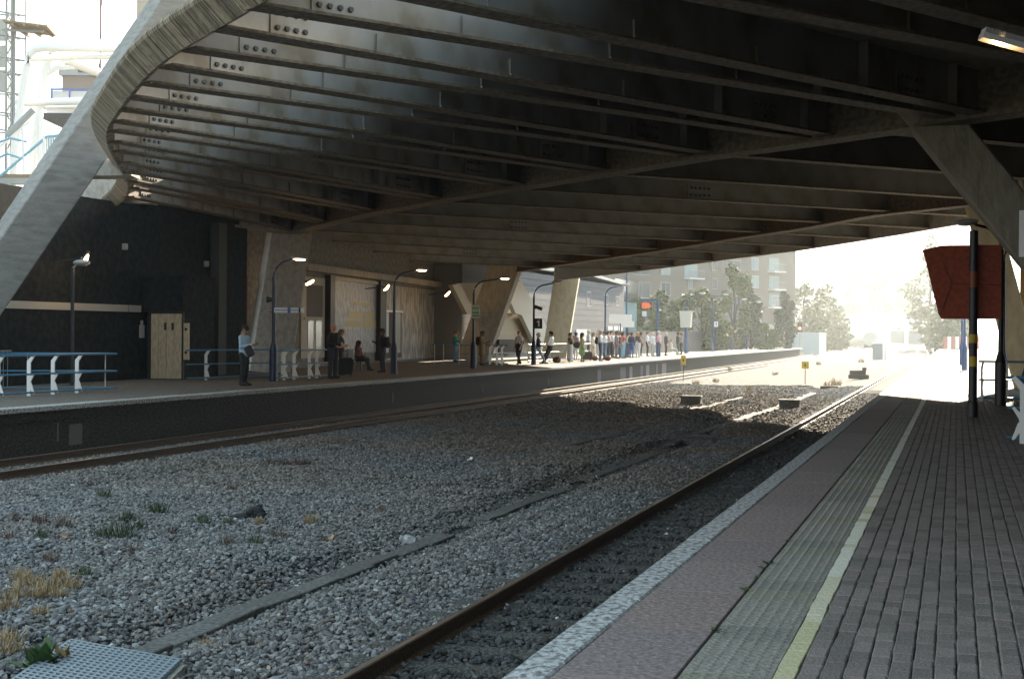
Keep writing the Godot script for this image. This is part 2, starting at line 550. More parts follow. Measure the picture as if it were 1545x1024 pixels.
func build_left_platform() -> void:
	var root := ground_node("far_platform_pavement", "far platform with pale coping over a dark brick face")
	var x0 := -18.45
	var b := Shape.new()
	b.bx(Vector3(-60, -1.4, -186), Vector3(x0, -0.16, -4))
	part("platform_wall", b.mesh(), mats.dark_brick, root)
	b = Shape.new()
	b.bx(Vector3(-60, -0.16, -186), Vector3(x0 - 0.25, -0.004, -4))
	part("platform_top", b.mesh(), mats.paving_left, root)
	# end ramp
	b = Shape.new()
	b.extrude(PackedVector2Array([Vector2(0, -1.4), Vector2(10, -1.4), Vector2(0, -0.004)]), Transform3D(Basis(Vector3(0, 0, -1), Vector3.UP, Vector3(1, 0, 0)), Vector3(x0 - 2.0, 0, -186.02)), 4.0)
	part("end_ramp", b.mesh(), mats.paving_left, root)
	rng.seed = 5
	var s := 14.0
	while s < 186.0:
		var w := 1.2 if s < 100.0 else 3.0
		var c := Shape.new()
		c.block(Transform3D(Basis(), Vector3(0, -0.05, 0)), Vector3(0.42, 0.10, w - 0.012), 0.012)
		part("coping_stone", c.mesh(), mats["coping_far_%d" % rng.randi_range(0, 2)], root, Transform3D(Basis(), Vector3(x0 + 0.06, 0.003 + rng.randf_range(-0.004, 0.004), -s - w / 2)))
		s += w
	# nosing course under the coping
	b = Shape.new()
	b.bx(Vector3(x0, -0.3, -186), Vector3(x0 + 0.12, -0.102, -14))
	part("nosing_course", b.mesh(), mats.dark_brick, root)
	# brick piers' pale patches: replaced bricks in the face
	for p in [[113, 655, 0.5, 0.45], [86, 652, 0.06, 0.4], [592, 600, 0.1, 0.35], [728, 588, 0.1, 0.3], [827, 577, 0.1, 0.3]]:
		var q := onx(p[0], p[1], x0)
		b = Shape.new()
		b.bx(Vector3(-0.01, -p[3] / 2, -p[2] / 2), Vector3(0.012, p[3] / 2, p[2] / 2))
		part("repair_patch", b.mesh(), mats.patch, root, Transform3D(Basis(), Vector3(x0, clampf(q.y, -1.0, -0.55), q.z)))
	rng.seed = 9
	s = 66.0
	while s < 104.0:                                   # panels of paler engineering brick further along
		if rng.randf() < 0.5:
			var w := rng.randf_range(0.5, 1.6)
			b = Shape.new()
			b.bx(Vector3(x0 - 0.01, -1.3, -s - w), Vector3(x0 + 0.01, -0.32, -s))
			part("wall_panel", b.mesh(), mats["panel_%d" % rng.randi_range(0, 1)], root)
		s += rng.randf_range(0.9, 2.2)

# ---------------------------------------------------------------- the bridge
func pl(l: float, s: float, y := -99.0) -> Vector3:
	return Vector3(l, deck_h(s) if y < -50.0 else y, -s)

func girder(p: Vector3, q: Vector3, depth: float, flange: float, lugs: bool, m: Material, bridge: Node3D, called := "beam") -> MeshInstance3D:
	# plate girder: bottom flange and web; its underside runs from p to q
	var len := p.distance_to(q)
	var z := (q - p).normalized()
	var x := Vector3.UP.cross(z).normalized()
	var t := Transform3D(Basis(x, z.cross(x), z), p)
	var sh := Shape.new()
	if lugs:                                    # web tapers down towards the thin edge
		sh.extrude(PackedVector2Array([Vector2(0, 0.04), Vector2(len, 0.04), Vector2(len, 0.04 + depth), Vector2(1.7, 0.04 + depth), Vector2(0.8, 0.46), Vector2(0, 0.33)]), Transform3D(Basis(Vector3(0, 0, 1), Vector3.UP, Vector3(-1, 0, 0)), Vector3.ZERO), 0.022)
	else:
		sh.box(Transform3D(Basis(), Vector3(0, 0.04 + depth / 2, len / 2)), Vector3(0.022, depth, len))
	if lugs:
		var d := 2.6 + rng.randf() * 0.6
		while d < len - 1.0:
			for sd in [-1, 1]:
				sh.box(Transform3D(Basis(), Vector3(sd * 0.03, 0.2, d)), Vector3(0.04, 0.26, 0.012))
				sh.tube(Vector3(sd * 0.05, 0.04, d), Vector3(sd * 0.05, 0.1, d), 0.035, 0.03, 6)
			d += 2.7
	var o := part(called, sh.mesh(), m, bridge, t)
	sh = Shape.new()
	sh.box(Transform3D(Basis(), Vector3(0, 0.02, len / 2)), Vector3(flange, 0.04, len))
	part("bottom_flange", sh.mesh(), mats.rust_shade_steel, o)
	return o

func splice(beam: Node3D, d: float, cols: int, m: Material) -> void:
	var sh := Shape.new()
	var bo := Shape.new()
	for sd in [-1, 1]:
		sh.box(Transform3D(Basis(), Vector3(sd * 0.021, 0.27, d)), Vector3(0.02, 0.4, 0.17 * cols))
		for i in cols:
			for j in 2:
				var p := Vector3(sd * 0.03, 0.16 + 0.2 * j, d + (i - (cols - 1) / 2.0) * 0.155)
				bo.tube(p, p + Vector3(sd * 0.035, 0, 0), 0.043, 0.036, 6)
	part("splice_plate", sh.mesh(), mats.steel, beam)
	part("bolt_group", bo.mesh(), mats.bolt, beam).set_meta("kind", "stuff")

func strut(called: String, a: Vector3, b: Vector3, w: float, d: float, roll: float, m: Material, parent: Node3D) -> MeshInstance3D:
	# leaning concrete member with chamfered edges from a to b
	var y := (b - a).normalized()
	var x := y.cross(Vector3(0, 0, 1)).normalized()
	var bs := Basis(x, y, x.cross(y)).rotated(y, roll)
	var c := 0.03
	var poly := PackedVector2Array([Vector2(-w / 2 + c, -d / 2), Vector2(w / 2 - c, -d / 2), Vector2(w / 2, -d / 2 + c), Vector2(w / 2, d / 2 - c), Vector2(w / 2 - c, d / 2), Vector2(-w / 2 + c, d / 2), Vector2(-w / 2, d / 2 - c), Vector2(-w / 2, -d / 2 + c)])
	var sh := Shape.new()
	sh.extrude(poly, Transform3D(Basis(bs.x, bs.z * -1.0, bs.y), (a + b) / 2), a.distance_to(b))
	return part(called, sh.mesh(), m, parent)

func cross_at(path: Array, p: Vector2, dir: Vector2) -> Vector2:
	for i in path.size() - 1:
		var h = Geometry2D.segment_intersects_segment(p, p + dir * 200.0, path[i], path[i + 1])
		if h != null: return h
	return p + dir * 8.0

func build_bridge() -> void:
	var bridge := thing("road_bridge", "curved bridge of stained concrete and grey steel beams over the tracks", "bridge")
	rng.seed = 31
	# near edge in plan (across, along), from behind the camera's right to the far left
	var edge := [Vector2(22, -14), Vector2(14, -7), Vector2(6, 0.5), Vector2(0, 7.0), Vector2(-4.2, 11.9)]
	for p in [[440, -25], [387, 8], [331, 42], [263, 80], [230, 105], [203, 133], [170, 178], [159, 198], [162, 225], [178, 251], [194, 280]]:
		var w := on(p[0], p[1], 5.55)
		edge.append(Vector2(w.x, -w.z))
	edge.append_array([Vector2(-23.6, 39.0), Vector2(-26.2, 42.6), Vector2(-28.2, 45.0)])
	# smooth it
	var near := PackedVector2Array()
	for i in edge.size() - 1:
		var a: Vector2 = edge[maxi(i - 1, 0)]
		var d: Vector2 = edge[mini(i + 2, edge.size() - 1)]
		for k in 6: near.append(edge[i].cubic_interpolate(edge[i + 1], a, d, k / 6.0))
	near.append(edge[-1])
	for it in 10:
		for i in range(1, near.size() - 1): near[i] = near[i] * 0.5 + (near[i - 1] + near[i + 1]) * 0.25
	# far edge
	var fedge := PackedVector2Array([Vector2(24, 21.0), Vector2(13, 36.0), Vector2(5, 47.5)])
	for p in [[1457, 336.6], [1359, 353.5], [1281, 366], [1198, 379], [1100, 391], [1000, 404.5], [912, 415]]:
		var w := ondeck(p[0], p[1])
		fedge.append(Vector2(w.x, -w.z))
	fedge.append(fedge[-1] + (fedge[-1] - fedge[-2]).normalized() * 10.0)
	# ---- girder lines
	var nodes := [Vector2(14.5, 17.5), Vector2(10.6, 20.4), Vector2(7.0, 23.0), Vector2(3.6, 25.5), Vector2(0.2, 28.2), Vector2(-2.6, 30.6), Vector2(-5.4, 32.9), Vector2(-8.3, 35.7), Vector2(-11.3, 38.6), Vector2(-14.8, 41.9), Vector2(-18.4, 45.7), Vector2(-22.0, 50.0), Vector2(-25.2, 54.0)]
	var g3 := [Vector2(16, 27), Vector2(8, 37.5)]
	for p in [[1462, 307], [1325, 322], [1216, 342], [1100, 359.5], [985, 378.6], [881, 393], [785, 408]]:
		var w := ondeck(p[0], p[1])
		g3.append(Vector2(w.x, -w.z))
	var wall_side := [Vector2(-28.2, 45.0), Vector2(-25.2, 54.0), Vector2(-26.0, 62.0), Vector2(-27.0, 75.0), Vector2(-29.0, 96.0)]
	# ---- deck slab
	# the slab stops short of the near edge: an open slot lets the sky down onto the beam ends
	var ring := PackedVector2Array()
	for i in near.size():
		var d: Vector2 = (near[mini(i + 1, near.size() - 1)] - near[maxi(i - 1, 0)]).normalized()
		var inw := Vector2(d.y, -d.x)
		if inw.y < 0: inw = -inw
		ring.append(near[i] + inw * lerpf(0.95, 5.0, smoothstep(-5.5, -8.5, near[i].x) * lerpf(0.3, 1.0, smoothstep(-20.0, -16.5, near[i].x))))
	ring.append_array([Vector2(-36.0, 50), Vector2(-37.0, 75), Vector2(-37.5, 96)])
	var back := fedge.duplicate()
	back.reverse()
	ring.append_array(back)
	ring.append(Vector2(34, 8))
	var slab := Shape.new()
	var idx := Geometry2D.triangulate_polygon(ring)
	for i in range(0, idx.size(), 3):
		var a := ring[idx[i]]
		var b := ring[idx[i + 1]]
		var d := ring[idx[i + 2]]
		if (b - a).cross(d - a) < 0:
			b = ring[idx[i + 2]]
			d = ring[idx[i + 1]]
		slab.tri(pl(a.x, a.y, 6.33), pl(d.x, d.y, 6.33), pl(b.x, b.y, 6.33))
		slab.tri(pl(a.x, a.y, 6.52), pl(b.x, b.y, 6.52), pl(d.x, d.y, 6.52))
	for i in ring.size():
		var a := ring[i]
		var b := ring[(i + 1) % ring.size()]
		slab.quad(pl(a.x, a.y, 6.33), pl(b.x, b.y, 6.33), pl(b.x, b.y, 6.52), pl(a.x, a.y, 6.52))
	part("deck_slab", slab.mesh(), mats.concrete_tan, bridge)
	var strip := Shape.new()
	var sp := []
	for i in near.size(): sp.append(pl(near[i].x, near[i].y, 5.55))
	var side := 1.0 if (near[0] - near[-1]).x > 0 else -1.0
	strip.sweep(sp, PackedVector2Array([Vector2(-0.17 * side, 0.33), Vector2(0.8 * side, 0.48), Vector2(0.8 * side, 0.53), Vector2(-0.17 * side, 0.38)]))
	part("edge_strip", strip.mesh(), mats.concrete_tan, bridge)
	# ---- near fascia: leaning concrete face, with streaks running down it
	var fa := Shape.new()
	var run := 0.0
	var prof := [Vector2(0.1, 0.34), Vector2(0.1, 0.04), Vector2(0.0, 0.0), Vector2(-0.29, 0.29), Vector2(-0.31, 0.34), Vector2(-0.29, 0.39), Vector2(-0.15, 0.4)]
	var rows := []
	var runs := []
	for i in near.size():
		var d: Vector2 = (near[mini(i + 1, near.size() - 1)] - near[maxi(i - 1, 0)]).normalized()
		var inw := Vector2(d.y, -d.x)
		if inw.y < 0: inw = -inw
		if i: run += near[i].distance_to(near[i - 1])
		var row := []
		for q in prof:
			var w: Vector2 = near[i] + inw * q.x
			row.append(Vector3(w.x, 5.55 + q.y, -w.y))
		rows.append(row)
		runs.append(run)
	var vv := 0.0
	for j in prof.size() - 1:
		var dv: float = prof[j].distance_to(prof[j + 1])
		for i in near.size() - 1:
			fa.quad(rows[i + 1][j], rows[i][j], rows[i][j + 1], rows[i + 1][j + 1])
			for u in [[i + 1, 0], [i, 1], [i, 0], [i + 1, 0], [i + 1, 1], [i, 1]]: fa.uv.append(Vector2(runs[u[0]] / 6.0, (vv + dv * u[1]) / 9.0))
		vv += dv
	# smooth the lengthwise shading
	part("edge_fascia", fa.mesh(), mats.fascia, bridge)
	# ---- near bay beams: pairs that meet on the main girder
	var starts := []
	var acc := 0.0
	# measured starts, then stepped along the edge towards the camera
	var first := [Vector2(-7.0, 15.3), Vector2(-8.25, 16.6), Vector2(-9.3, 17.7), Vector2(-10.4, 18.9), Vector2(-11.4, 20.0), Vector2(-12.5, 21.3), Vector2(-13.5, 22.5), Vector2(-14.4, 23.7), Vector2(-15.3, 25.0), Vector2(-16.1, 26.2), Vector2(-17.0, 27.7), Vector2(-17.8, 29.2), Vector2(-18.9, 31.2), Vector2(-19.9, 33.0), Vector2(-21.0, 35.0), Vector2(-22.0, 36.8), Vector2(-23.6, 39.2)]
	var extra := [Vector2(-5.75, 13.8), Vector2(-4.5, 12.3), Vector2(-3.1, 10.6), Vector2(-1.7, 9.0), Vector2(0.0, 7.1), Vector2(1.8, 5.1), Vector2(3.6, 3.2), Vector2(5.6, 1.0)]
	for i in first.size():
		var nd: Vector2 = nodes[4 + i / 2]
		starts.append([first[i], nd])
	for i in extra.size():
		var nd: Vector2 = nodes[3 - mini(i / 2, 3)] + (Vector2(3.0, -2.0) if i / 2 > 3 else Vector2.ZERO)
		starts.append([extra[i], nd])
	var kk := 0
	for st in starts:
		var a: Vector2 = st[0]
		var b: Vector2 = st[1]
		var off: Vector2 = (nodes[0] - nodes[4]).normalized() * (0.32 if kk % 2 == 0 else -0.32)
		b += off
		var dir := (b - a).normalized()
		var o := girder(pl(a.x - dir.x * 0.04, a.y - dir.y * 0.04, 5.55), pl(b.x - dir.x * 0.25, b.y - dir.y * 0.25, 5.55), 0.74, 0.4, true, mats.steel, bridge)
		splice(o, 1.15, 4, mats.steel_dark)
		var len := a.distance_to(b) - 0.31
		if len > 6.0:
			splice(o, len - 2.1, 5, mats.steel_dark)
			var stf := Shape.new()
			for e in [len - 3.6, len - 0.9]:
				for sd in [-1, 1]: stf.box(Transform3D(Basis(), Vector3(sd * 0.1, 0.4, e)), Vector3(0.18, 0.72, 0.02))
			part("stiffener", stf.mesh(), mats.steel, o)
		kk += 1
	# ---- main and far box girders
	for gl in [[nodes, 0.0, "main_girder", 0.62], [g3, 0.0, "cross_girder", 0.5]]:
		var sh := Shape.new()
		for i in gl[0].size() - 1:
			var a: Vector2 = gl[0][i]
			var b: Vector2 = gl[0][i + 1]
			var e := (b - a).normalized() * 0.04
			sh.beam(pl(a.x - e.x, a.y - e.y) + Vector3(0, 0.38, 0), pl(b.x + e.x, b.y + e.y) + Vector3(0, 0.38, 0), gl[3] - 0.12, 0.82)
			sh.beam(pl(a.x - e.x, a.y - e.y) + Vector3(0, -0.05, 0), pl(b.x + e.x, b.y + e.y) + Vector3(0, -0.05, 0), gl[3], 0.05)
		part(gl[2], sh.mesh(), mats.rust_shade_steel, bridge)
	# ---- middle and far bays: parallel beams
	var npv := PackedVector2Array(nodes)
	var g3v := PackedVector2Array(g3)
	for m in 14:
		# points measured along a line across the middle of the bay
		var mid: Vector2 = Vector2(9.0, 27.0).lerp(Vector2(-24.5, 74.0), 0.082 * m - 0.081)
		var dir := Vector2(0.7, 0.714).lerp(Vector2(0.72, 0.69), m / 13.0).normalized()
		var h0: Vector2 = cross_at(nodes, mid, -dir)
		if h0.distance_to(mid) > 30.0 or cross_at(nodes, mid, -dir) == mid - dir * 8.0: h0 = cross_at(wall_side, mid, -dir)
		var h1: Vector2 = cross_at(g3, mid, dir)
		if h0.distance_to(h1) < 1.0: continue
		var e := dir * 0.22
		var o := girder(pl(h0.x + e.x, h0.y + e.y), pl(h1.x - e.x, h1.y - e.y), 1.3, 0.38, false, mats.steel, bridge)
		if m % 3 == 0: splice(o, h0.distance_to(h1) * 0.45, 5, mats.steel_dark)
		var h2: Vector2 = cross_at(Array(fedge), h1, dir)
		if h2.distance_to(h1) > 0.8 and h2.distance_to(h1) < 20.0:
			girder(pl(h1.x + e.x, h1.y + e.y), pl(h2.x, h2.y) + Vector3(0, 0.02, 0), 1.3, 0.38, false, mats.steel, bridge, "cantilever_beam")
	# diagonal stay plates between beams, seen as short bright lines
	# ---- far fascia
	var ff := Shape.new()
	var pts := []
	for q in fedge: pts.append(pl(q.x, q.y))
	ff.sweep(pts, PackedVector2Array([Vector2(-0.05, 0.0), Vector2(0.12, 0.0), Vector2(0.55, 0.5), Vector2(0.55, 1.35), Vector2(-0.05, 1.35)]))
	part("far_fascia", ff.mesh(), mats.concrete, bridge)
	# ---- end girder on the station wall and its corbel wedge
	var eg := Shape.new()
	eg.beam(pl(-28.6, 42.0, 6.0), pl(-25.0, 54.4, 6.0), 0.7, 0.86)
	eg.beam(pl(-28.6, 42.0, 5.52), pl(-25.0, 54.4, 5.52), 0.9, 0.1)
	part("end_girder", eg.mesh(), mats.concrete_tan, bridge)
	var cw := Shape.new()
	cw.extrude(PackedVector2Array([Vector2(-1.3, -0.55), Vector2(1.6, -0.55), Vector2(1.6, 0.35), Vector2(0.5, 0.7), Vector2(-0.1, 0.4)]), Transform3D(cam_basis, far(160, 283, 49.0)), 0.8)
	part("corbel", cw.mesh(), mats.concrete, bridge)
	# ---- columns and struts
	strut("column", on(402, 561, 0.0) + Vector3(0, -0.1, 0), pl(-25.5, 54.6, 6.2), 1.6, 1.3, 0.62, mats.concrete, bridge)
	var c2 := on(713, 543.5, 0.0)
	strut("column", c2 + Vector3(0, -0.1, 0), c2 + Vector3(2.1, 6.1, -0.45), 1.75, 1.1, 0.1, mats.concrete_tan, bridge)
	var c3 := on(838, 540, 0.0)
	strut("column", c3 + Vector3(-0.1, -0.1, 0), c3 + Vector3(0.82, 6.2, -0.33), 1.6, 1.2, 0.2, mats.concrete_bounce, bridge)
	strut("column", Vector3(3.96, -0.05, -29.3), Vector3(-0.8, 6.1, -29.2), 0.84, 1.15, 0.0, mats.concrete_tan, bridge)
	strut("column", Vector3(2.2, -0.05, -48.4), Vector3(0.55, 6.1, -48.2), 0.85, 1.5, 0.0, mats.concrete_bounce, bridge)
	strut("column", Vector3(3.6, -0.05, -38.0), Vector3(2.0, 6.1, -41.8), 1.0, 1.3, 0.0, mats.concrete_tan, bridge)
	# big leaning strut outside the near edge, with a bracket to the deck
	var sa := far(-160, 640, 38.0)
	var sb := far(384, -165, 38.0)
	strut("leaning_strut", sa, sb, 1.08, 1.08, 0.8, mats.strut, bridge)
	var br := Shape.new()
	br.box(Transform3D(cam_basis, far(166, 257, 38.3)), Vector3(1.3, 0.36, 0.9))
	part("bracket", br.mesh(), mats.concrete, bridge)

# ---------------------------------------------------------------- station building under the bridge, left platform
func build_right_wall() -> void:
	var w := thing("added_platform_house", "unseen dark brick platform building assumed behind the right hand columns", "building", Vector3(4.6, 0, -14.0))  # building out of view, added to shut out light from the right
	var sh := Shape.new()
	sh.bx(Vector3(0, 0, -27.0), Vector3(5.0, 5.5, 24.0))
	part("wall", sh.mesh(), mats.dark_wall, w)
	for k in 6:
		sh = Shape.new()
		sh.bx(Vector3(-0.06, 0, 18.0 - k * 8.0), Vector3(0, 5.4, 18.6 - k * 8.0))
		part("pilaster", sh.mesh(), mats.dark_wall_2, w)

func build_station_wall() -> void:
	var w := thing("station_wall", "dark wall under the bridge with a pale handrail band and lift", "wall", Vector3(-25.75, 0, -37))
	var sh := Shape.new()
	sh.bx(Vector3(-0.4, 0, -14.2), Vector3(0, 6.6, -7.0)); sh.bx(Vector3(-0.4, 0, -7.0), Vector3(0, 5.7, 5.5))
	part("wall_face", sh.mesh(), mats.dark_wall, w)
	sh = Shape.new()
	var b0 := onx(78, 461, -25.7)
	var b1 := onx(193, 467, -25.7)
	sh.bx(Vector3(0.001, 2.2, b1.z + 37), Vector3(0.05, 2.42, b0.z + 37 + 3))
	part("light_band", sh.mesh(), mats.band, w)
	sh = Shape.new()
	sh.bx(Vector3(0.001, 2.2, b1.z + 36.9), Vector3(0.05, 2.42, b1.z + 36.2))
	part("light_band", sh.mesh(), mats.band, w)
	# notices beside the lift
	for q in [[215, 487, 0.14, 0.16], [215, 500, 0.3, 0.42]]:
		var p := onx(q[0], q[1], -25.7)
		sh = Shape.new()
		sh.bx(Vector3(0.0, -q[3] / 2, -q[2] / 2), Vector3(0.02, q[3] / 2, q[2] / 2))
		part("notice", sh.mesh(), mats.notice, w, Transform3D(Basis(), Vector3(0.003, p.y, p.z + 37)))
	for q in [[311, 398], [331, 400], [188, 372]]:
		var p := onx(q[0], q[1], -25.7)
		sh = Shape.new()
		sh.block(Transform3D(Basis(Vector3(0, 0, 1), -PI / 2), Vector3(0.06, 0, 0)), Vector3(0.2, 0.12, 0.2), 0.03)
		part("wall_fitting", sh.mesh(), mats.metal_grey, w, Transform3D(Basis(), Vector3(0.0, p.y, p.z + 37)))
	for s in [48.6]:
		sh = Shape.new()
		sh.bx(Vector3(0, 0, -0.3), Vector3(0.35, 5.5, 0.3))
		part("pilaster", sh.mesh(), mats.dark_wall_2, w, Transform3D(Basis(), Vector3(0, 0, 37 - s)))
	# lift shaft standing out from the wall, its door towards the platform's near end
	var fz := -43.75
	var shaft := thing("lift_shaft", "dark lift shaft standing out from the station wall", "lift shaft", Vector3(-25.5, 0, fz))
	sh = Shape.new()
	sh.bx(Vector3(-1.2, 0, -2.2), Vector3(-0.62, 3.4, 0)); sh.bx(Vector3(0.62, 0, -2.2), Vector3(1.2, 3.4, 0)); sh.bx(Vector3(-0.62, 2.22, -2.2), Vector3(0.62, 3.4, 0)); sh.bx(Vector3(-0.62, 0, -2.2), Vector3(0.62, 2.22, -0.2))
	part("shaft_wall", sh.mesh(), mats.dark_wall, shaft)
	var d0 := onz(228, 520, fz).x
	var d1 := onz(275, 520, fz).x
	var lift := thing("lift_door", "brushed steel lift door with two narrow windows in the dark shaft", "lift door", Vector3((d0 + d1) / 2, 0, fz + 0.02))
	var hw := (d1 - d0) / 2
	for k in 4:
		sh = Shape.new()
		var x0 := -hw + hw * 0.5 * k
		sh.block(Transform3D(Basis(Vector3.RIGHT, PI / 2), Vector3(x0 + hw * 0.25, 1.09, 0)), Vector3(hw * 0.5 - 0.008, 0.06, 2.14), 0.01)
		part("door_panel", sh.mesh(), mats["lift_%d" % (k % 2)], lift)
	for px in [250.0, 261.0]:
		var wx := onz(px, 500, fz).x - (d0 + d1) / 2
		sh = Shape.new()
		sh.bx(Vector3(wx - 0.045, 1.62, 0.025), Vector3(wx + 0.045, 1.86, 0.036))
		part("window", sh.mesh(), mats.black, lift)
	sh = Shape.new()
	sh.bx(Vector3(-hw - 0.06, 0, -0.04), Vector3(-hw - 0.004, 2.22, 0.06)); sh.bx(Vector3(hw + 0.004, 0, -0.04), Vector3(hw + 0.06, 2.22, 0.06)); sh.bx(Vector3(-hw - 0.06, 2.17, -0.04), Vector3(hw + 0.06, 2.24, 0.06))
	part("frame", sh.mesh(), mats.black, lift)
	var cp := onz(281.5, 515, fz)
	var box := thing("call_panel", "steel lift call panel with round buttons fixed right of the lift door", "call panel", Vector3(cp.x, cp.y, fz + 0.002))
	sh = Shape.new()
	sh.block(Transform3D(Basis(Vector3.RIGHT, PI / 2), Vector3(0, 0, 0.03)), Vector3(0.2, 0.06, 1.2), 0.012)
	part("plate", sh.mesh(), mats.lift_0, box)
	for y in [0.4, -0.36]:
		sh = Shape.new()
		sh.tube(Vector3(0.0, y, 0.055), Vector3(0.0, y, 0.08), 0.05, 0.045, 10)
		part("button", sh.mesh(), mats.black, box)

func build_concourse() -> void:
	# recessed wall behind the seats, from the first column to the stairs
	var a := Vector3(-27.4, 0, -55.5)
	var b := Vector3(-30.3, 0, -88.0)
	var dir := (b - a).normalized()
	var w := thing("concourse_wall", "recessed concourse wall with framed panels and posters behind the seats", "wall", a)
	w.basis = Basis(dir, Vector3.UP, dir.cross(Vector3.UP))      # x along the wall, z out of it towards the tracks
	var n := w.basis.z
	var sh := Shape.new()
	sh.bx(Vector3(-1.6, 0, -0.4), Vector3(33.0, 6.6, 0))
	part("wall_face", sh.mesh(), mats.wall_grey, w)
	var u := func(px: float) -> float:
		var d := ray(px, 500)
		var t: float = (a - EYE).dot(n) / d.dot(n)
		return (EYE + d * t - a).dot(dir)
	var hgt := func(px: float, py: float) -> float:
		var d := ray(px, py)
		var t: float = (a - EYE).dot(n) / d.dot(n)
		return (EYE + d * t).y
	var panel := func(called: String, x0: float, x1: float, y0: float, y1: float, z: float, m: Material) -> MeshInstance3D:
		var q := Shape.new()
		var h1: float = hgt.call((x0 + x1) / 2, y0)
		var h0: float = maxf(hgt.call((x0 + x1) / 2, y1), 0.01)
		q.bx(Vector3(u.call(x0), h0, 0.002), Vector3(u.call(x1), h1, z))
		return part(called, q.mesh(), m, w)
	panel.call("red_panel", 354, 372, 414, 520, 0.03, mats.red_wall)
	panel.call("door_frame", 452, 488, 418, 540, 0.06, mats.frame_tan)
	panel.call("shade_plate", 460, 484, 430, 478, 0.07, mats.brown_dark)  # solid dark panel in place of a shaded gap over the doors
	panel.call("door_glass", 462, 470, 484, 530, 0.08, mats.glass_pale)
	panel.call("door_glass", 474, 484, 484, 530, 0.08, mats.glass_pale)
	panel.call("transom", 456, 486, 479, 482, 0.1, mats.frame_tan)
	panel.call("dark_pier", 489, 496, 415, 545, 0.3, mats.black)
	var p := panel.call("display_panel", 498, 571, 426, 532, 0.05, mats.mural) as MeshInstance3D
	panel.call("display_frame", 497, 499, 423, 545, 0.16, mats.frame_tan)
	panel.call("display_frame", 497, 576, 421, 426, 0.16, mats.frame_tan)
	for q in [[523, 546, 471, 481], [548, 563, 471, 481], [520, 543, 484, 493], [546, 566, 483, 495], [533, 560, 456, 461]]:
		panel.call("printed_block", q[0], q[1], q[2], q[3], 0.056, mats.print_yellow)
	panel.call("dark_pier", 566, 575, 424, 543, 0.28, mats.black)
	panel.call("pale_panel", 577, 663, 434, 541, 0.04, mats.wall_pale)
	panel.call("window_frame", 573, 604, 468, 540, 0.07, mats.brown_dark)
	panel.call("window_pane", 575, 584, 471, 532, 0.085, mats.glass_reflection)
	panel.call("window_pane", 590, 602, 472, 532, 0.085, mats.glass_pale)
	panel.call("window_head", 572, 605, 468, 471, 0.12, mats.white)
	for q in [[664, 668, 430, 540], [675, 679, 440, 540]]:
		panel.call("dark_pier", q[0], q[1], q[2], q[3], 0.3, mats.black)
	panel.call("pale_pier", 668, 674, 436, 540, 0.22, mats.concrete_tan)
	panel.call("ceiling_beam", 448, 664, 412, 421, 0.5, mats.concrete_tan)

# ---------------------------------------------------------------- platform furniture
func k_post(h: float) -> ArrayMesh:
	# flat white plate: upright, bent top arm and a K bracket, arms towards +x
	var sh := Shape.new()
	var t := Transform3D()
	sh.extrude(PackedVector2Array([Vector2(-0.05, 0), Vector2(0.05, 0), Vector2(0.05, h * 0.8), Vector2(0.17, h - 0.03), Vector2(0.12, h + 0.01), Vector2(-0.05, h * 0.84)]), t, 0.03)
	sh.extrude(PackedVector2Array([Vector2(0.05, h * 0.3), Vector2(0.06, h * 0.36), Vector2(0.16, h * 0.53), Vector2(0.13, h * 0.55), Vector2(0.05, h * 0.46)]), t, 0.028)
	sh.extrude(PackedVector2Array([Vector2(0.05, h * 0.3), Vector2(0.05, h * 0.16), Vector2(0.13, h * 0.05), Vector2(0.165, h * 0.06), Vector2(0.07, h * 0.32)]), t, 0.026)
	return sh.mesh()

func railing(label: String, a: Vector3, b: Vector3, posts: Array, side: float, white := "white", flat := false) -> void:
	# a, b: ends of the rails on the ground; posts: distances from a; side: which way the arms point (+1 right of a->b)
	var dir := (b - a).normalized()
	var out := dir.cross(Vector3.UP) * side
	var len := a.distance_to(b)
	var o := thing("railing", label, "railing", a, 0.0, "blue railings with white posts")
	for y in [0.09, 0.53, 0.98]:
		var sh := Shape.new()
		var r := 0.027 if y > 0.9 else 0.023
		sh.pipe([out * 0.14 + Vector3(0, y, 0), out * 0.14 + dir * len + Vector3(0, y, 0)], r, 8)
		part("rail", sh.mesh(), mats.rail_blue, o)
	var pm := k_post(1.0)
	for d in posts:
		var ax := -dir if flat else out
		part("post", pm, mats[white], o, Transform3D(Basis(ax, Vector3.UP, ax.cross(Vector3.UP)), dir * d + (out * 0.1 if flat else Vector3.ZERO)))

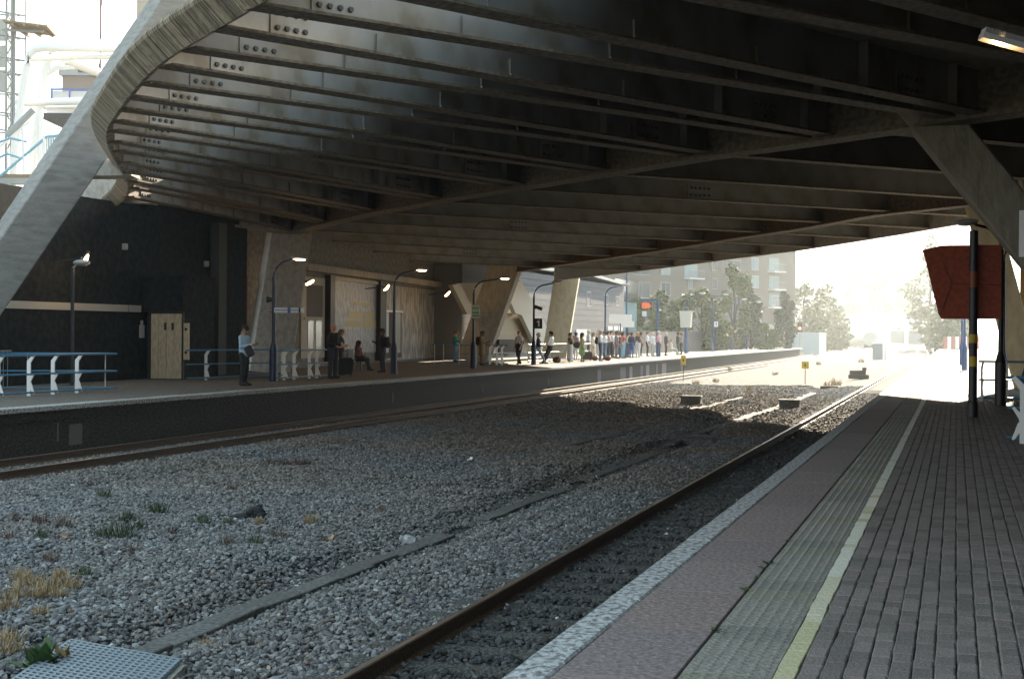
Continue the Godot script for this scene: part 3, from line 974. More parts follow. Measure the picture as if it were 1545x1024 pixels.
func lamp_post(label: String, at: Vector3, h: float, arm: Vector3, lit: bool, m := "post_blue", group := "platform lamp posts", energy := 0.25) -> Node3D:
	var o := thing("lamp_post", label, "lamp post", at, 0.0, group)
	var sh := Shape.new()
	sh.lathe(Transform3D(), [[0.0, 0.0], [0.13, 0.0], [0.13, 1.0], [0.115, 1.04], [0.07, 1.22], [0.06, 1.24], [0.052, h - 0.6]], 12)
	part("post", sh.mesh(), mats[m], o)
	sh = Shape.new()
	var pts := []
	for k in 7:
		var a := PI / 2 * k / 6.0
		pts.append(Vector3(0, h - 0.6, 0) + Vector3.UP * sin(a) * 0.5 + arm.normalized() * (1 - cos(a)) * 0.5)
	pts.append(Vector3(0, h - 0.06, 0) + arm)
	sh.pipe(pts, 0.035, 8)
	part("arm", sh.mesh(), mats[m], o)
	var z := arm.normalized()
	var x := Vector3.UP.cross(z).normalized()
	var head := Transform3D(Basis(x, Vector3.UP, z).rotated(x, 0.12), Vector3(0, h - 0.02, 0) + arm + z * 0.2)
	sh = Shape.new()
	sh.ball(Vector3.ZERO, Vector3(0.13, 0.075, 0.3), 12)
	var hd := part("lamp_head", sh.mesh(), mats.lamp_shell, o, head)
	sh = Shape.new()
	sh.ball(Vector3(0, -0.05, 0.02), Vector3(0.1, 0.05, 0.2), 10)
	part("lamp_bulb", sh.mesh(), mats.lamp_lit if lit else mats.lamp_off, hd)
	if lit: lamp_light(o, head * Vector3(0, -0.14, 0.02), energy)
	return o

func sign_plate(called: String, label: String, category: String, at: Vector3, size: Vector2, m: Material, face := Vector3(0, 0, 1)) -> Node3D:
	var o := thing(called, label, category, at)
	var z := face.normalized()
	o.basis = Basis(Vector3.UP.cross(z).normalized(), Vector3.UP, z)
	var sh := Shape.new()
	sh.box(Transform3D(), Vector3(size.x, size.y, 0.04))
	part("panel", sh.mesh(), m, o)
	return o

func letters(parent: Node3D, text: String, size: float, at: Vector3, m: Material, called := "lettering") -> void:
	var tm := TextMesh.new()
	tm.text = text
	var f := SystemFont.new()
	f.font_names = PackedStringArray(["Droid Sans"])
	f.font_weight = 700
	tm.font = f
	tm.font_size = 64
	tm.pixel_size = size / 64.0
	tm.depth = 0.006
	part(called, tm, m, parent, Transform3D(Basis(), at))

func wall_lamp(label: String, at: Vector3, tilt: float) -> void:
	var o := thing("wall_lamp", label, "wall lamp", at, 0.0, "lit wall lamps under the bridge")
	var sh := Shape.new()
	sh.beam(Vector3(-1.1, -0.05, 0), Vector3(-0.1, 0.06, 0), 0.05, 0.05)
	sh.box(Transform3D(cam_basis.rotated(cam_basis.z, tilt), Vector3(0, 0.07, 0)), Vector3(0.42, 0.06, 0.2))
	part("bracket", sh.mesh(), mats.metal_dark, o)
	sh = Shape.new()
	sh.ball(Vector3.ZERO, Vector3(0.2, 0.075, 0.1), 10)
	part("lamp_tube", sh.mesh(), mats.lamp_lit, o, Transform3D(cam_basis.rotated(cam_basis.z, tilt), Vector3.ZERO))
	lamp_light(o, Vector3(0.16, -0.22, 0), 0.2)

func build_furniture() -> void:
	var down := Vector3(1, 0, 0.0)
	# lamp posts on the far platform
	var lit_arm := Vector3(0.62, 0.0, 0.0)
	lamp_post("blue lamp post with hanging direction sign beside the first column", on(412, 575, 0), 3.95, Vector3(0.62, 0.03, -0.1), true)
	lamp_post("slim dark lamp post beside the person with a backpack under the bridge", on(594, 564, 0), 3.98, Vector3(0.85, 0.06, -0.1), true)
	lamp_post("dark lamp post with a small green notice before the leaning middle column", on(714, 556, 0), 3.98, Vector3(1.2, 0.1, -0.1), true)
	lamp_post("lamp post at the edge of the sunlight carrying a black number plate", on(805, 550, 0), 4.1, Vector3(1.0, 0.12, -0.1), false)
	# things hung on them
	var p := on(412, 575, 0) + Vector3(0.55, 2.28, 0.02)
	var hs := sign_plate("direction_sign", "white direction sign with blue bands hung from the lamp post by the first column", "sign", p, Vector2(0.95, 0.16), mats.sign_white, Vector3(0.45, 0, 1))
	var sh := Shape.new()
	sh.bx(Vector3(-0.05, -0.085, -0.024), Vector3(0.04, 0.085, 0.024)); 
	part("blue_band", sh.mesh(), mats.sign_blue, hs)
	sh = Shape.new()
	sh.bx(Vector3(-0.46, -0.012, -0.023), Vector3(0.3, 0.012, 0.023))
	part("blue_line", sh.mesh(), mats.sign_blue, hs)
	sh = Shape.new()
	sh.bx(Vector3(0.3, -0.08, -0.023), Vector3(0.36, 0.08, 0.023))
	part("dark_arrow", sh.mesh(), mats.navy, hs)
	for y in [-0.06, 0.06]:
		sh = Shape.new()
		sh.tube(Vector3(-0.62, y, -0.0), Vector3(-0.47, y, 0), 0.012, 0.012, 6)
		part("hanger", sh.mesh(), mats.metal_dark, hs)
	var sp := thing("loudspeaker", "small round dark loudspeaker on the lamp post by the first column", "loudspeaker", on(412, 575, 0) + Vector3(-0.06, 2.62, 0.0))
	sh = Shape.new()
	sh.lathe(Transform3D(Basis(Vector3(0, 0, 1), PI / 2), Vector3.ZERO), [[0.0, 0.0], [0.06, 0.0], [0.07, 0.08], [0.11, 0.16], [0.0, 0.17]], 12)
	part("horn", sh.mesh(), mats.metal_dark, sp)
	p = on(714, 556, 0) + Vector3(0.12, 2.55, 0.1)
	hs = sign_plate("notice_board", "small pale green notice on the lamp post before the middle column", "sign", p, Vector2(0.36, 0.6), mats.green_pale, Vector3(0.4, 0, 1))
	for y in [0.15, -0.05, -0.18]:
		sh = Shape.new()
		sh.bx(Vector3(-0.14, y - 0.02, 0.02), Vector3(0.14, y + 0.02, 0.023))
		part("text_line", sh.mesh(), mats.green_dark, hs)
	p = on(805, 550, 0) + Vector3(0.27, 2.1, 0.1)
	hs = sign_plate("platform_number", "black square plate with a white numeral 1 on the lamp post in the light", "sign", p, Vector2(0.4, 0.52), mats.black, Vector3(0.3, 0, 1))
	letters(hs, "1", 0.42, Vector3(0, 0.0, 0.023), mats.white)
	var sc := thing("camera_box", "dark security camera box under the lamp at the edge of the light", "camera", on(805, 550, 0) + Vector3(0.25, 2.9, 0.0))
	sh = Shape.new()
	sh.box(Transform3D(Basis(Vector3(0, 0, 1), -0.35), Vector3.ZERO), Vector3(0.4, 0.16, 0.16))
	part("housing", sh.mesh(), mats.metal_dark, sc)
	sh = Shape.new()
	sh.tube(Vector3(-0.22, -0.05, 0), Vector3(0, 0, 0), 0.02, 0.02, 6)
	part("bracket", sh.mesh(), mats.metal_dark, sc)
	# wall lamps
	wall_lamp("bright slanted lamp on the dark wall above the pale band", onx(127, 392, -24.7), 1.0)
	wall_lamp("bright slanted lamp above the door beside the first column", onx(467, 426, -25.6), 0.5)
	wall_lamp("bright slanted lamp between the framed display and pale wall", onx(583, 434, -26.8), 0.85)
	wall_lamp("bright slanted lamp by the white stair flight behind the middle column", onx(675, 443, -27.4), 0.8)
	var dl := thing("dead_lamp", "unlit grey lamp on a post before the dark wall", "lamp post", Vector3(-24.6, 0, onx(108, 560, -24.6).z))
	sh = Shape.new()
	sh.tube(Vector3(0, 0, 0), Vector3(0, 3.4, 0), 0.06, 0.05, 8)
	part("post", sh.mesh(), mats.metal_dark, dl)
	sh = Shape.new()
	sh.ball(Vector3(0.3, 3.55, 0), Vector3(0.3, 0.09, 0.14), 10); sh.tube(Vector3(0, 3.38, 0), Vector3(0.2, 3.56, 0), 0.03, 0.03, 6)
	part("lamp_head", sh.mesh(), mats.lamp_shell, dl)
	# railings on the far platform
	railing("blue railing with white cranked posts along the dark wall", Vector3(-21.55, 0, -27.0), Vector3(-21.3, 0, -34.6), [0.5, 1.75, 2.95, 4.1, 5.05, 6.05], 1.0)
	railing("blue railing return set back before the dark wall", Vector3(-21.3, 0, -34.75), Vector3(-24.9, 0, -32.4), [0.25, 2.2], -1.0, "post_grey")
	railing("blue railing behind the man in a pale blue shirt", Vector3(-23.6, 0, -42.5), Vector3(-22.4, 0, -47.9), [1.1, 5.1], 1.0)
	railing("blue railing with white posts between lamp post and suited man", Vector3(-21.15, 0, -44.0), Vector3(-21.1, 0, -48.6), [0.75, 1.5, 2.7, 3.3], 1.0)
	railing("railing with white posts before the woman in green", Vector3(-25.6, 0, -71.6), Vector3(-22.9, 0, -72.6), [0.15, 0.6, 1.4, 2.3], -1.0)
	railing("sunlit white posted railing beside the middle column foot", Vector3(-23.1, 0, -72.6), Vector3(-21.5, 0, -71.0), [0.6, 1.35, 1.9], -1.0)
	railing("sunlit railing the seated pair lean on", Vector3(-22.6, 0, -78.5), Vector3(-22.2, 0, -93.0), [0.5, 4.5, 8.5, 12.5, 13.6], 1.0)
	# fence of thin bars behind the first railing
	var fb := thing("bar_fence", "dark fence of thin upright bars before the station wall", "fence", Vector3(-24.6, 0, -30.0))
	for k in 26:
		sh = Shape.new()
		sh.tube(Vector3(0, 0, -k * 0.19), Vector3(0, 1.0, -k * 0.19), 0.011, 0.011, 5)
		part("bar", sh.mesh(), mats.metal_grey, fb)
	sh = Shape.new()
	sh.pipe([Vector3(0, 1.02, 0.1), Vector3(0, 1.02, -4.9)], 0.02, 6)
	part("top_rail", sh.mesh(), mats.metal_grey, fb)
	var gb := thing("equipment_box", "grey cabinet with a dark hatch behind the first railing", "cabinet", Vector3(-23.4, 0, -30.9))
	sh = Shape.new()
	sh.block(Transform3D(Basis(), Vector3(0, 0.35, 0)), Vector3(0.8, 0.7, 1.9), 0.02)
	part("body", sh.mesh(), mats.metal_grey, gb)
	sh = Shape.new()
	sh.bx(Vector3(0.401, 0.25, 0.1), Vector3(0.42, 0.6, 0.4))
	part("hatch", sh.mesh(), mats.black, gb)
	# bench seats with a newspaper, and a suitcase
	for k in 2:
		var at := Vector3(-23.9, 0, -55.6 - k * 1.3)
		var bn := thing("metal_seat", ["perforated dark metal seats with a newspaper left on them", "dark metal seats occupied by a seated passenger"][k], "bench", at)
		for j in 2:
			sh = Shape.new()
			sh.box(Transform3D(Basis(Vector3(0, 0, 1), 0.08), Vector3(0, 0.45, -j * 0.58)), Vector3(0.46, 0.03, 0.54))
			part("seat", sh.mesh(), mats.metal_dark, bn)
			sh = Shape.new()
			sh.box(Transform3D(Basis(Vector3(0, 0, 1), 1.45), Vector3(-0.26, 0.68, -j * 0.58)), Vector3(0.42, 0.03, 0.54))
			part("backrest", sh.mesh(), mats.metal_dark, bn)
		for z in [0.1, -0.7]:
			sh = Shape.new()
			sh.beam(Vector3(-0.22, 0, z), Vector3(-0.2, 0.44, z), 0.04, 0.04); sh.beam(Vector3(0.2, 0, z), Vector3(0.18, 0.44, z), 0.04, 0.04); sh.beam(Vector3(-0.22, 0.3, z), Vector3(0.2, 0.3, z), 0.03, 0.03)
			part("leg", sh.mesh(), mats.metal_dark, bn)
	sh = Shape.new()
	sh.box(Transform3D(Basis(Vector3(0, 0, 1), 1.35), Vector3(-0.22, 0.22, 0.2)), Vector3(0.4, 0.012, 0.42)); sh.box(Transform3D(Basis(Vector3(0, 0, 1), 1.3), Vector3(-0.21, 0.2, -0.3)), Vector3(0.38, 0.012, 0.44))
	solo("newspaper", sh.mesh(), mats.white, "open white newspaper propped on the dark metal seats", "newspaper", Transform3D(Basis(), Vector3(-23.83, 0.47, -55.8)))
	suitcase("black wheeled suitcase beside the long haired woman", on(521, 567, 0), 0.85, 0.52, "black_cloth")
	suitcase("brown wheeled suitcase in the sunlit group beside the green dress", on(886, 544, 0), 0.72, 0.55, "brown_dark")
	# ---- right platform
	var mp := on(1468, 629, 0)
	var o := thing("monitor_pole", "dark pole with yellow bands standing on the near platform", "pole", mp)
	sh = Shape.new()
	sh.lathe(Transform3D(), [[0.0, 0.0], [0.1, 0.0], [0.1, 0.28], [0.085, 0.3], [0.082, 3.68], [0.0, 3.7]], 16)
	part("pole", sh.mesh(), mats.pole_dark, o)
	for y in [[1.55, 0.085, "band_yellow"], [1.1, 0.1, "band_yellow"], [2.72, 0.16, "band_red"]]:
		sh = Shape.new()
		sh.lathe(Transform3D(Basis(), Vector3(0, y[0], 0)), [[0.082, -y[1]], [0.086, -y[1]], [0.086, y[1]], [0.082, y[1]]], 16)
		part("band", sh.mesh(), mats[y[2]], o)
	# back of a large dark red monitor housing carried behind the pole
	var hz := -mp.z + 0.32
	var poly := PackedVector2Array()
	var c0 := onz(1452, 425, -hz)
	for q in [[1393, 378], [1421, 371], [1511, 370], [1511, 481], [1421, 481], [1417, 474], [1408, 440], [1401, 408]]:
		var w := onz(q[0], q[1], -hz)
		poly.append(Vector2(w.x - c0.x, w.y - c0.y))
	var mh := thing("monitor_housing", "large dark red metal housing seen from behind on the banded pole", "monitor housing", c0)
	sh = Shape.new()
	sh.extrude(poly, Transform3D(Basis(), Vector3(0, 0, 0)), 0.34)
	part("shell", sh.mesh(), mats.red_dark, mh)
	sh = Shape.new()
	var e0 := onz(1421, 428, -hz + 0.17) - c0
	for q in [[[1421, 390], [1437, 428]], [[1437, 428], [1421, 470]], [[1437, 428], [1510, 430]]]:
		var w0 := onz(q[0][0], q[0][1], -hz + 0.18) - c0
		var w1 := onz(q[1][0], q[1][1], -hz + 0.18) - c0
		sh.beam(w0, w1, 0.012, 0.012)
	part("seam", sh.mesh(), mats.red_seam, mh)
	# lamp posts and railing at the right
	lamp_post("thick dark lamp post right of the red monitor housing", on(1510, 612, 0), 4.2, Vector3(-0.6, 0.03, 0.3), false, "pole_dark", "lamp posts on the near platform")
	lamp_post("slim blue lamp post behind the banded pole in the sun", Vector3(1.35, 0, -46.0), 4.2, Vector3(-0.6, 0.03, 0.3), false, "post_blue", "lamp posts on the near platform")
	lamp_post("slim lamp post with pale bands behind the railing in the sun", Vector3(1.2, 0, -41.5), 4.2, Vector3(0.6, 0.03, 0.3), false, "pole_dark", "lamp posts on the near platform")
	lamp_post("blue lamp post standing behind the near blue railing", Vector3(1.12, 0, -24.6), 4.2, Vector3(0.6, 0.03, 0.3), false, "post_blue", "lamp posts on the near platform")
	railing("blue railing with white K shaped posts at the near platform's right edge", Vector3(0.72, 0, -23.4), Vector3(3.4, 0, -23.0), [0.24, 1.4, 2.5], -1.0, "white", true)
	railing("grey railing with white posts in the sun behind the banded pole", Vector3(0.5, 0, -38.4), Vector3(3.4, 0, -37.6), [0.12, 0.5, 2.2], -1.0, "post_grey")
	# ribbed luminaire at the top right, its post stands outside the picture
	var lp := thing("ribbed_lamp", "ribbed grey lamp with a glowing orange lens on a post at the near platform", "lamp post", Vector3(2.3, 0, -13.6))
	sh = Shape.new()
	sh.lathe(Transform3D(), [[0.0, 0.0], [0.13, 0.0], [0.13, 1.1], [0.06, 1.3], [0.055, 4.1]], 12)
	part("post", sh.mesh(), mats.post_blue, lp)
	var a := far(1476, 53, 13.0) - lp.position
	var b := far(1560, 76, 13.0) - lp.position
	sh = Shape.new()
	sh.pipe([Vector3(0, 4.05, 0), Vector3(-0.3, 4.1, 0.15), b], 0.035, 8)
	part("arm", sh.mesh(), mats.lamp_shell, lp)
	var dir := (b - a).normalized()
	var hd := Shape.new()
	var len := a.distance_to(b)
	hd.beam(a + dir * 0.03, b, 0.15, 0.05)
	for k in 26: hd.beam(a + dir * (0.05 + k * (len - 0.06) / 26.0) + Vector3(0, 0.045, 0), a + dir * (0.056 + k * (len - 0.06) / 26.0) + Vector3(0, 0.045, 0), 0.15, 0.06)
	part("lamp_head", hd.mesh(), mats.lamp_shell, lp)
	sh = Shape.new()
	sh.ball(Vector3.ZERO, Vector3(0.05, 0.035, 0.1), 12)
	var lens := far(1508, 62, 12.98) - lp.position
	part("lamp_lens", sh.mesh(), mats.lamp_orange, lp, Transform3D(Basis.looking_at(dir), lens))
	lamp_light(lp, lens + Vector3(0, -0.1, 0), 0.05, 0.05)
	var ws := sign_plate("edge_sign", "white sign at the right edge in front of the leaning column", "sign", far(1556, 352, 24.0), Vector2(0.36, 0.75), mats.sign_white, Vector3(-0.25, 0, 1))
	sh = Shape.new()
	sh.tube(Vector3(0.1, -3.23, -0.05), Vector3(0.1, 0.4, -0.05), 0.04, 0.04, 8)
	part("post", sh.mesh(), mats.metal_dark, ws)

func suitcase(label: String, at: Vector3, h: float, w: float, m: String) -> void:
	var o := thing("suitcase", label, "suitcase", at, 0.4)
	var sh := Shape.new()
	sh.block(Transform3D(Basis(), Vector3(0, 0.06 + (h - 0.25) / 2, 0)), Vector3(w, h - 0.25, 0.28), 0.05)
	part("shell", sh.mesh(), mats[m], o)
	sh = Shape.new()
	sh.pipe([Vector3(-0.12, h - 0.2, -0.1), Vector3(-0.12, h, -0.1), Vector3(0.12, h, -0.1), Vector3(0.12, h - 0.2, -0.1)], 0.012, 6)
	part("handle", sh.mesh(), mats.metal_grey, o)
	for x in [-0.2, 0.2]:
		for z in [-0.1, 0.1]:
			sh = Shape.new()
			sh.tube(Vector3(x - 0.015, 0.035, z), Vector3(x + 0.015, 0.035, z), 0.035, 0.035, 10)
			part("wheel", sh.mesh(), mats.black, o)

# ---------------------------------------------------------------- things lying between the tracks
func build_lineside() -> void:
	rng.seed = 91
	# cable trough: concrete lids end to end
	var tr := thing("cable_trough", "long line of worn concrete cable trough lids sunk in the ballast", "cable trough", Vector3(-6.72, 0, 0))
	var s := 11.2
	while s < 70.0:
		var len := rng.randf_range(0.9, 1.0)
		var sh := Shape.new()
		sh.block(Transform3D(), Vector3(rng.randf_range(0.24, 0.3), 0.06, len), 0.01)
		var o := part("trough_lid", sh.mesh(), mats["lid_%d" % rng.randi_range(0, 2)], tr, Transform3D(Basis.from_euler(Vector3(rng.randf_range(-0.015, 0.015), rng.randf_range(-0.05, 0.05), rng.randf_range(-0.06, 0.06))), Vector3(rng.randf_range(-0.05, 0.05) + (0.0 if s < 37.0 else 0.4 * smoothstep(37.0, 60.0, s)), -1.2 + 0.015 * rng.randf() + (0.0 if s < 36.0 else 0.1), -s)))
		s += len + 0.01 + (rng.randf_range(1.0, 3.0) if rng.randf() < 0.10 and s < 34.0 and s > 17.0 else 0.0)
	tr = thing("second_trough", "thin second line of concrete trough lids further across the ballast", "cable trough", Vector3(-8.7, 0, 0))
	for seg in [[34.0, 44.0], [47.0, 63.0]]:
		s = seg[0]
		while s < seg[1]:
			var sh := Shape.new()
			sh.block(Transform3D(), Vector3(0.2, 0.07, 1.0), 0.01)
			part("trough_lid", sh.mesh(), mats["lid_%d" % rng.randi_range(0, 2)], tr, Transform3D(Basis.from_euler(Vector3(0, rng.randf_range(-0.03, 0.03), 0.05)), Vector3(rng.randf_range(-0.04, 0.04), maxf(ballast_h(-8.7, s), -1.2) + 0.03, -s - 0.5)))
			s += 1.02
	# concrete boxes along the trough
	for q in [[-9.75, 57.0, 0.75, 0.3, "beige concrete box on the ballast beside the second trough"], [-5.95, 56.5, 0.75, 0.3, "beige concrete box sitting on the sunlit cable trough"], [-6.3, 37.4, 0.9, 0.2, "grey slab lying across the cable trough in the shade"]]:
		var sh := Shape.new()
		sh.block(Transform3D(Basis(), Vector3(0, q[3] / 2, 0)), Vector3(q[2], q[3], 0.5), 0.02)
		var bx := thing("concrete_box", q[4], "concrete box", Vector3(q[0], ballast_h(q[0], q[1]) - 0.03, -q[1]), rng.randf_range(-0.1, 0.3))
		part("box", sh.mesh(), mats.lid_1, bx)
		sh = Shape.new()
		sh.block(Transform3D(Basis(), Vector3(0, q[3] + 0.025, 0)), Vector3(q[2] + 0.06, 0.05, 0.54), 0.01)
		part("lid", sh.mesh(), mats.lid_0, bx)
	var st := thing("sleeper_stack", "dark stack of old timber sleepers beside the near track", "timber stack", Vector3(-5.85, ballast_h(-5.85, 96.0), -96.0), 0.15)
	for q in [[0, 0.13, 1.25, 0.26], [-0.05, 0.4, 0.95, 0.26], [0.35, 0.62, 0.25, 0.18]]:
		var sh := Shape.new()
		sh.block(Transform3D(Basis(Vector3.UP, rng.randf_range(-0.1, 0.1)), Vector3(q[0], q[1], 0)), Vector3(q[2], q[3], 0.5), 0.02)
		part("timber", sh.mesh(), mats.timber_dark, st)
	st = thing("timber_offcut", "low dark timber lying by orange weeds on the sunlit ballast", "timber", Vector3(-6.3, ballast_h(-6.3, 79.0), -79.0), 0.1)
	var ts := Shape.new()
	ts.block(Transform3D(Basis(), Vector3(0, 0.08, 0)), Vector3(0.9, 0.16, 0.3), 0.02)
	part("timber", ts.mesh(), mats.timber_dark, st)
	# yellow markers
	for q in [[-7.9, 82.8, 0.85, 0.4, 0.4, "yellow square marker on a rusty stake among the sunlit ballast"], [-15.2, 86.0, 0.95, 0.3, 0.55, "narrow yellow marker beside the far track"]]:
		var mk := thing("yellow_marker", q[5], "marker", Vector3(q[0], ballast_h(q[0], q[1]) - 0.05, -q[1]))
		var sh := Shape.new()
		sh.tube(Vector3.ZERO, Vector3(0, q[2] + 0.1, 0), 0.025, 0.025, 6)
		part("stake", sh.mesh(), mats.rust, mk)
		sh = Shape.new()
		sh.box(Transform3D(Basis(), Vector3(0, q[2] + q[4] / 2, 0.03)), Vector3(q[3], q[4], 0.03))
		part("plate", sh.mesh(), mats.yellow, mk)
		sh = Shape.new()
		sh.box(Transform3D(Basis(), Vector3(0, q[2] + q[4] / 2, 0.048)), Vector3(0.08, 0.14, 0.004))
		part("dark_mark", sh.mesh(), mats.brown_dark, mk)
	# signalling cabinet
	var cb := thing("signal_cabinet", "pale grey trackside cabinet with a white post beside it", "cabinet", Vector3(-8.6, -1.1, -176.0))
	var cs := Shape.new()
	cs.block(Transform3D(Basis(), Vector3(0, 0.9, 0)), Vector3(1.15, 1.8, 0.8), 0.03)
	part("body", cs.mesh(), mats.metal_grey, cb)
	cs = Shape.new()
	cs.block(Transform3D(Basis(), Vector3(0, 1.84, 0)), Vector3(1.3, 0.08, 0.95), 0.02)
	part("roof", cs.mesh(), mats.white, cb)
	cs = Shape.new()
	cs.bx(Vector3(0.75, 0, -0.1), Vector3(1.0, 1.5, 0.1))
	part("post", cs.mesh(), mats.white, cb)
	# signal
	var sg := thing("railway_signal", "railway signal showing red on a slim post beyond the far platform", "signal", Vector3(-19.4, -1.3, -196.0))
	cs = Shape.new()
	cs.tube(Vector3.ZERO, Vector3(0, 3.2, 0), 0.11, 0.09, 8)
	part("post", cs.mesh(), mats.metal_grey, sg)
	cs = Shape.new()
	cs.block(Transform3D(Basis(), Vector3(0, 4.0, 0)), Vector3(0.62, 1.3, 0.25), 0.05)
	part("signal_head", cs.mesh(), mats.black, sg)
	cs = Shape.new()
	cs.tube(Vector3(0, 3.8, 0.1), Vector3(0, 3.8, 0.15), 0.17, 0.17, 12)
	part("signal_lens", cs.mesh(), mats.signal_red, sg)
	# grating platform at the lower left
	var gr := thing("steel_grating", "blue grey steel grating on a low concrete pit at the trough's end", "grating", Vector3(0, 0, 0))
	var q00 := on(175, 980, -1.0)
	var q10 := on(274, 998, -1.0)
	var dx := (q10 - q00).normalized()
	var dz := Vector3(0.28, 0, 0.96).normalized()
	var g0 := q00 + dx * -0.55 + dz * 0.02
	var gs := Shape.new()
	var bt := Transform3D(Basis(), Vector3.ZERO)
	var wx := 0.55 + q00.distance_to(q10)
	gs.beam(g0 + dx * wx + Vector3(0, -0.14, 0), g0 + dx * wx + dz * 2.2 + Vector3(0, -0.14, 0), 0.07, 0.24)
	gs.beam(g0 + Vector3(0, -0.14, 0), g0 + dz * 2.2 + Vector3(0, -0.14, 0), 0.07, 0.24)
	gs.beam(g0 + Vector3(0, -0.14, 0), g0 + dx * wx + Vector3(0, -0.14, 0), 0.07, 0.24)
	part("pit_wall", gs.mesh(), mats.concrete, gr)
	var dk := Shape.new()
	dk.beam(g0 + dx * 0.05 + dz * 1.1 + Vector3(0, -0.2, 0), g0 + dx * (wx - 0.05) + dz * 1.1 + Vector3(0, -0.2, 0), 2.1, 0.02)
	part("pit_floor", dk.mesh(), mats.black, gr)
	var k := 0.0
	while k < 2.2:
		gs = Shape.new()
		gs.beam(g0 + dz * k + Vector3(0, 0.01, 0), g0 + dx * wx + dz * k + Vector3(0, 0.01, 0), 0.028, 0.03)
		part("bearing_bar", gs.mesh(), mats.grating, gr)
		k += 0.085
	k = 0.0
	while k < wx:
		gs = Shape.new()
		gs.beam(g0 + dx * k + Vector3(0, 0.007, 0), g0 + dx * k + dz * 2.2 + Vector3(0, 0.007, 0), 0.026, 0.03)
		part("cross_bar", gs.mesh(), mats.grating, gr)
		k += 0.075
	# black rubbish bag, cloth and scraps
	var bag := Shape.new()
	bag.ball(Vector3(0, 0.07, 0), Vector3(0.16, 0.11, 0.14), 10); bag.ball(Vector3(-0.17, 0.03, 0.03), Vector3(0.17, 0.05, 0.1), 10); bag.ball(Vector3(0.09, 0.04, 0.07), Vector3(0.1, 0.07, 0.09), 7); bag.ball(Vector3(-0.05, 0.1, 0.08), Vector3(0.08, 0.06, 0.07), 7); bag.ball(Vector3(-0.3, 0.02, 0.0), Vector3(0.1, 0.025, 0.05), 7); bag.ball(Vector3(0.05, 0.15, -0.03), Vector3(0.06, 0.06, 0.05), 7)
	solo("rubbish_bag", bag.mesh(), mats.black_cloth, "crumpled black rubbish bag on the ballast", "bag", Transform3D(Basis(Vector3.UP, 0.3), Vector3(-9.8, ballast_h(-9.8, 19.8) - 0.01, -19.8)))
	var cup := Shape.new()
	cup.lathe(Transform3D(Basis(Vector3(0, 0, 1), 1.3), Vector3.ZERO), [[0.0, 0.0], [0.05, 0.0], [0.06, 0.03], [0.06, 0.12], [0.035, 0.16], [0.035, 0.2], [0.0, 0.2]], 12)
	var cp := on(625, 815, -1.14)
	solo("plastic_bottle", cup.mesh(), mats.plastic_clear, "clear plastic bottle lying on the ballast by the trough", "bottle", Transform3D(Basis(Vector3.UP, 0.6), Vector3(cp.x, ballast_h(cp.x, -cp.z) + 0.07, cp.z)))
	var n := 0
	for q in [[494, 817, "litter_tan"], [707, 695, "white"], [905, 716, "white"], [575, 780, "litter_tan"], [100, 815, "litter_tan"], [235, 822, "rail_pale_blue"]]:
		var w := on(q[0], q[1], -1.12)
		var sh := Shape.new()
		sh.quad(Vector3(-0.06, 0, -0.04), Vector3(-0.05, 0.01, 0.05), Vector3(0.05, 0.03, 0.045), Vector3(0.06, 0.0, -0.04))
		sh.quad(Vector3(0.05, 0.03, 0.045), Vector3(-0.05, 0.01, 0.05), Vector3(-0.04, 0.06, 0.08), Vector3(0.04, 0.07, 0.07))
		solo("litter_scrap", sh.mesh(), mats[q[2]], ["crumpled white paper scrap on the ballast", "tan cardboard scrap on the ballast", "pale blue wrapper on the ballast among the weeds"][["white", "litter_tan", "rail_pale_blue"].find(q[2])], "litter", Transform3D(Basis(Vector3.UP, rng.randf() * TAU), Vector3(w.x, ballast_h(w.x, -w.z) + 0.02, w.z)), "scraps of litter on the ballast")
	# dry grass tufts, brown and green weeds: placed where the photograph shows them
	rng.seed = 55
	for q in [[20, 905, 0.2], [45, 880, 0.22], [70, 895, 0.2], [95, 880, 0.2], [108, 886, 0.14], [12, 925, 0.15], [10, 990, 0.16], [60, 940, 0.13], [390, 790, 0.13], [468, 788, 0.14], [310, 970, 0.1], [30, 868, 0.16], [55, 905, 0.18], [85, 905, 0.15], [10, 975, 0.16], [90, 865, 0.12]]:
		var w := on(q[0], q[1], -1.12)
		weed("dry_grass_tuft", Vector3(w.x, ballast_h(w.x, -w.z), w.z), q[2], 46, "grass_dry", "straw coloured tuft of dry grass on the ballast", "grass tuft", "dry grass tufts on the ballast")
	for q in [[25, 790, 0.16], [60, 795, 0.18], [95, 800, 0.18], [8, 815, 0.14], [343, 825, 0.16], [260, 806, 0.14], [420, 815, 0.15], [408, 700, 0.2], [430, 700, 0.2], [452, 700, 0.22], [465, 700, 0.18], [350, 740, 0.15], [135, 732, 0.12], [75, 845, 0.16], [318, 730, 0.1], [200, 832, 0.12], [575, 775, 0.1], [490, 820, 0.1]]:
		var w := on(q[0], q[1], -1.12)
		weed("brown_weed", Vector3(w.x, ballast_h(w.x, -w.z), w.z), q[2], 30, "weed_brown", "upright reddish brown dead weed on the ballast", "weed", "brown weeds on the ballast")
	for q in [[155, 752, 0.18], [185, 810, 0.26], [235, 775, 0.24], [155, 810, 0.2], [305, 792, 0.16], [193, 788, 0.18], [125, 862, 0.14], [383, 825, 0.16], [345, 790, 0.13], [60, 815, 0.16], [205, 800, 0.18]]:
		var w := on(q[0], q[1], -1.12)
		weed("green_weed", Vector3(w.x, ballast_h(w.x, -w.z), w.z), q[2], 34, "weed_green", "dull green weed growing through the ballast", "weed", "green weeds on the ballast")
	var gw := on(58, 1008, -1.05)
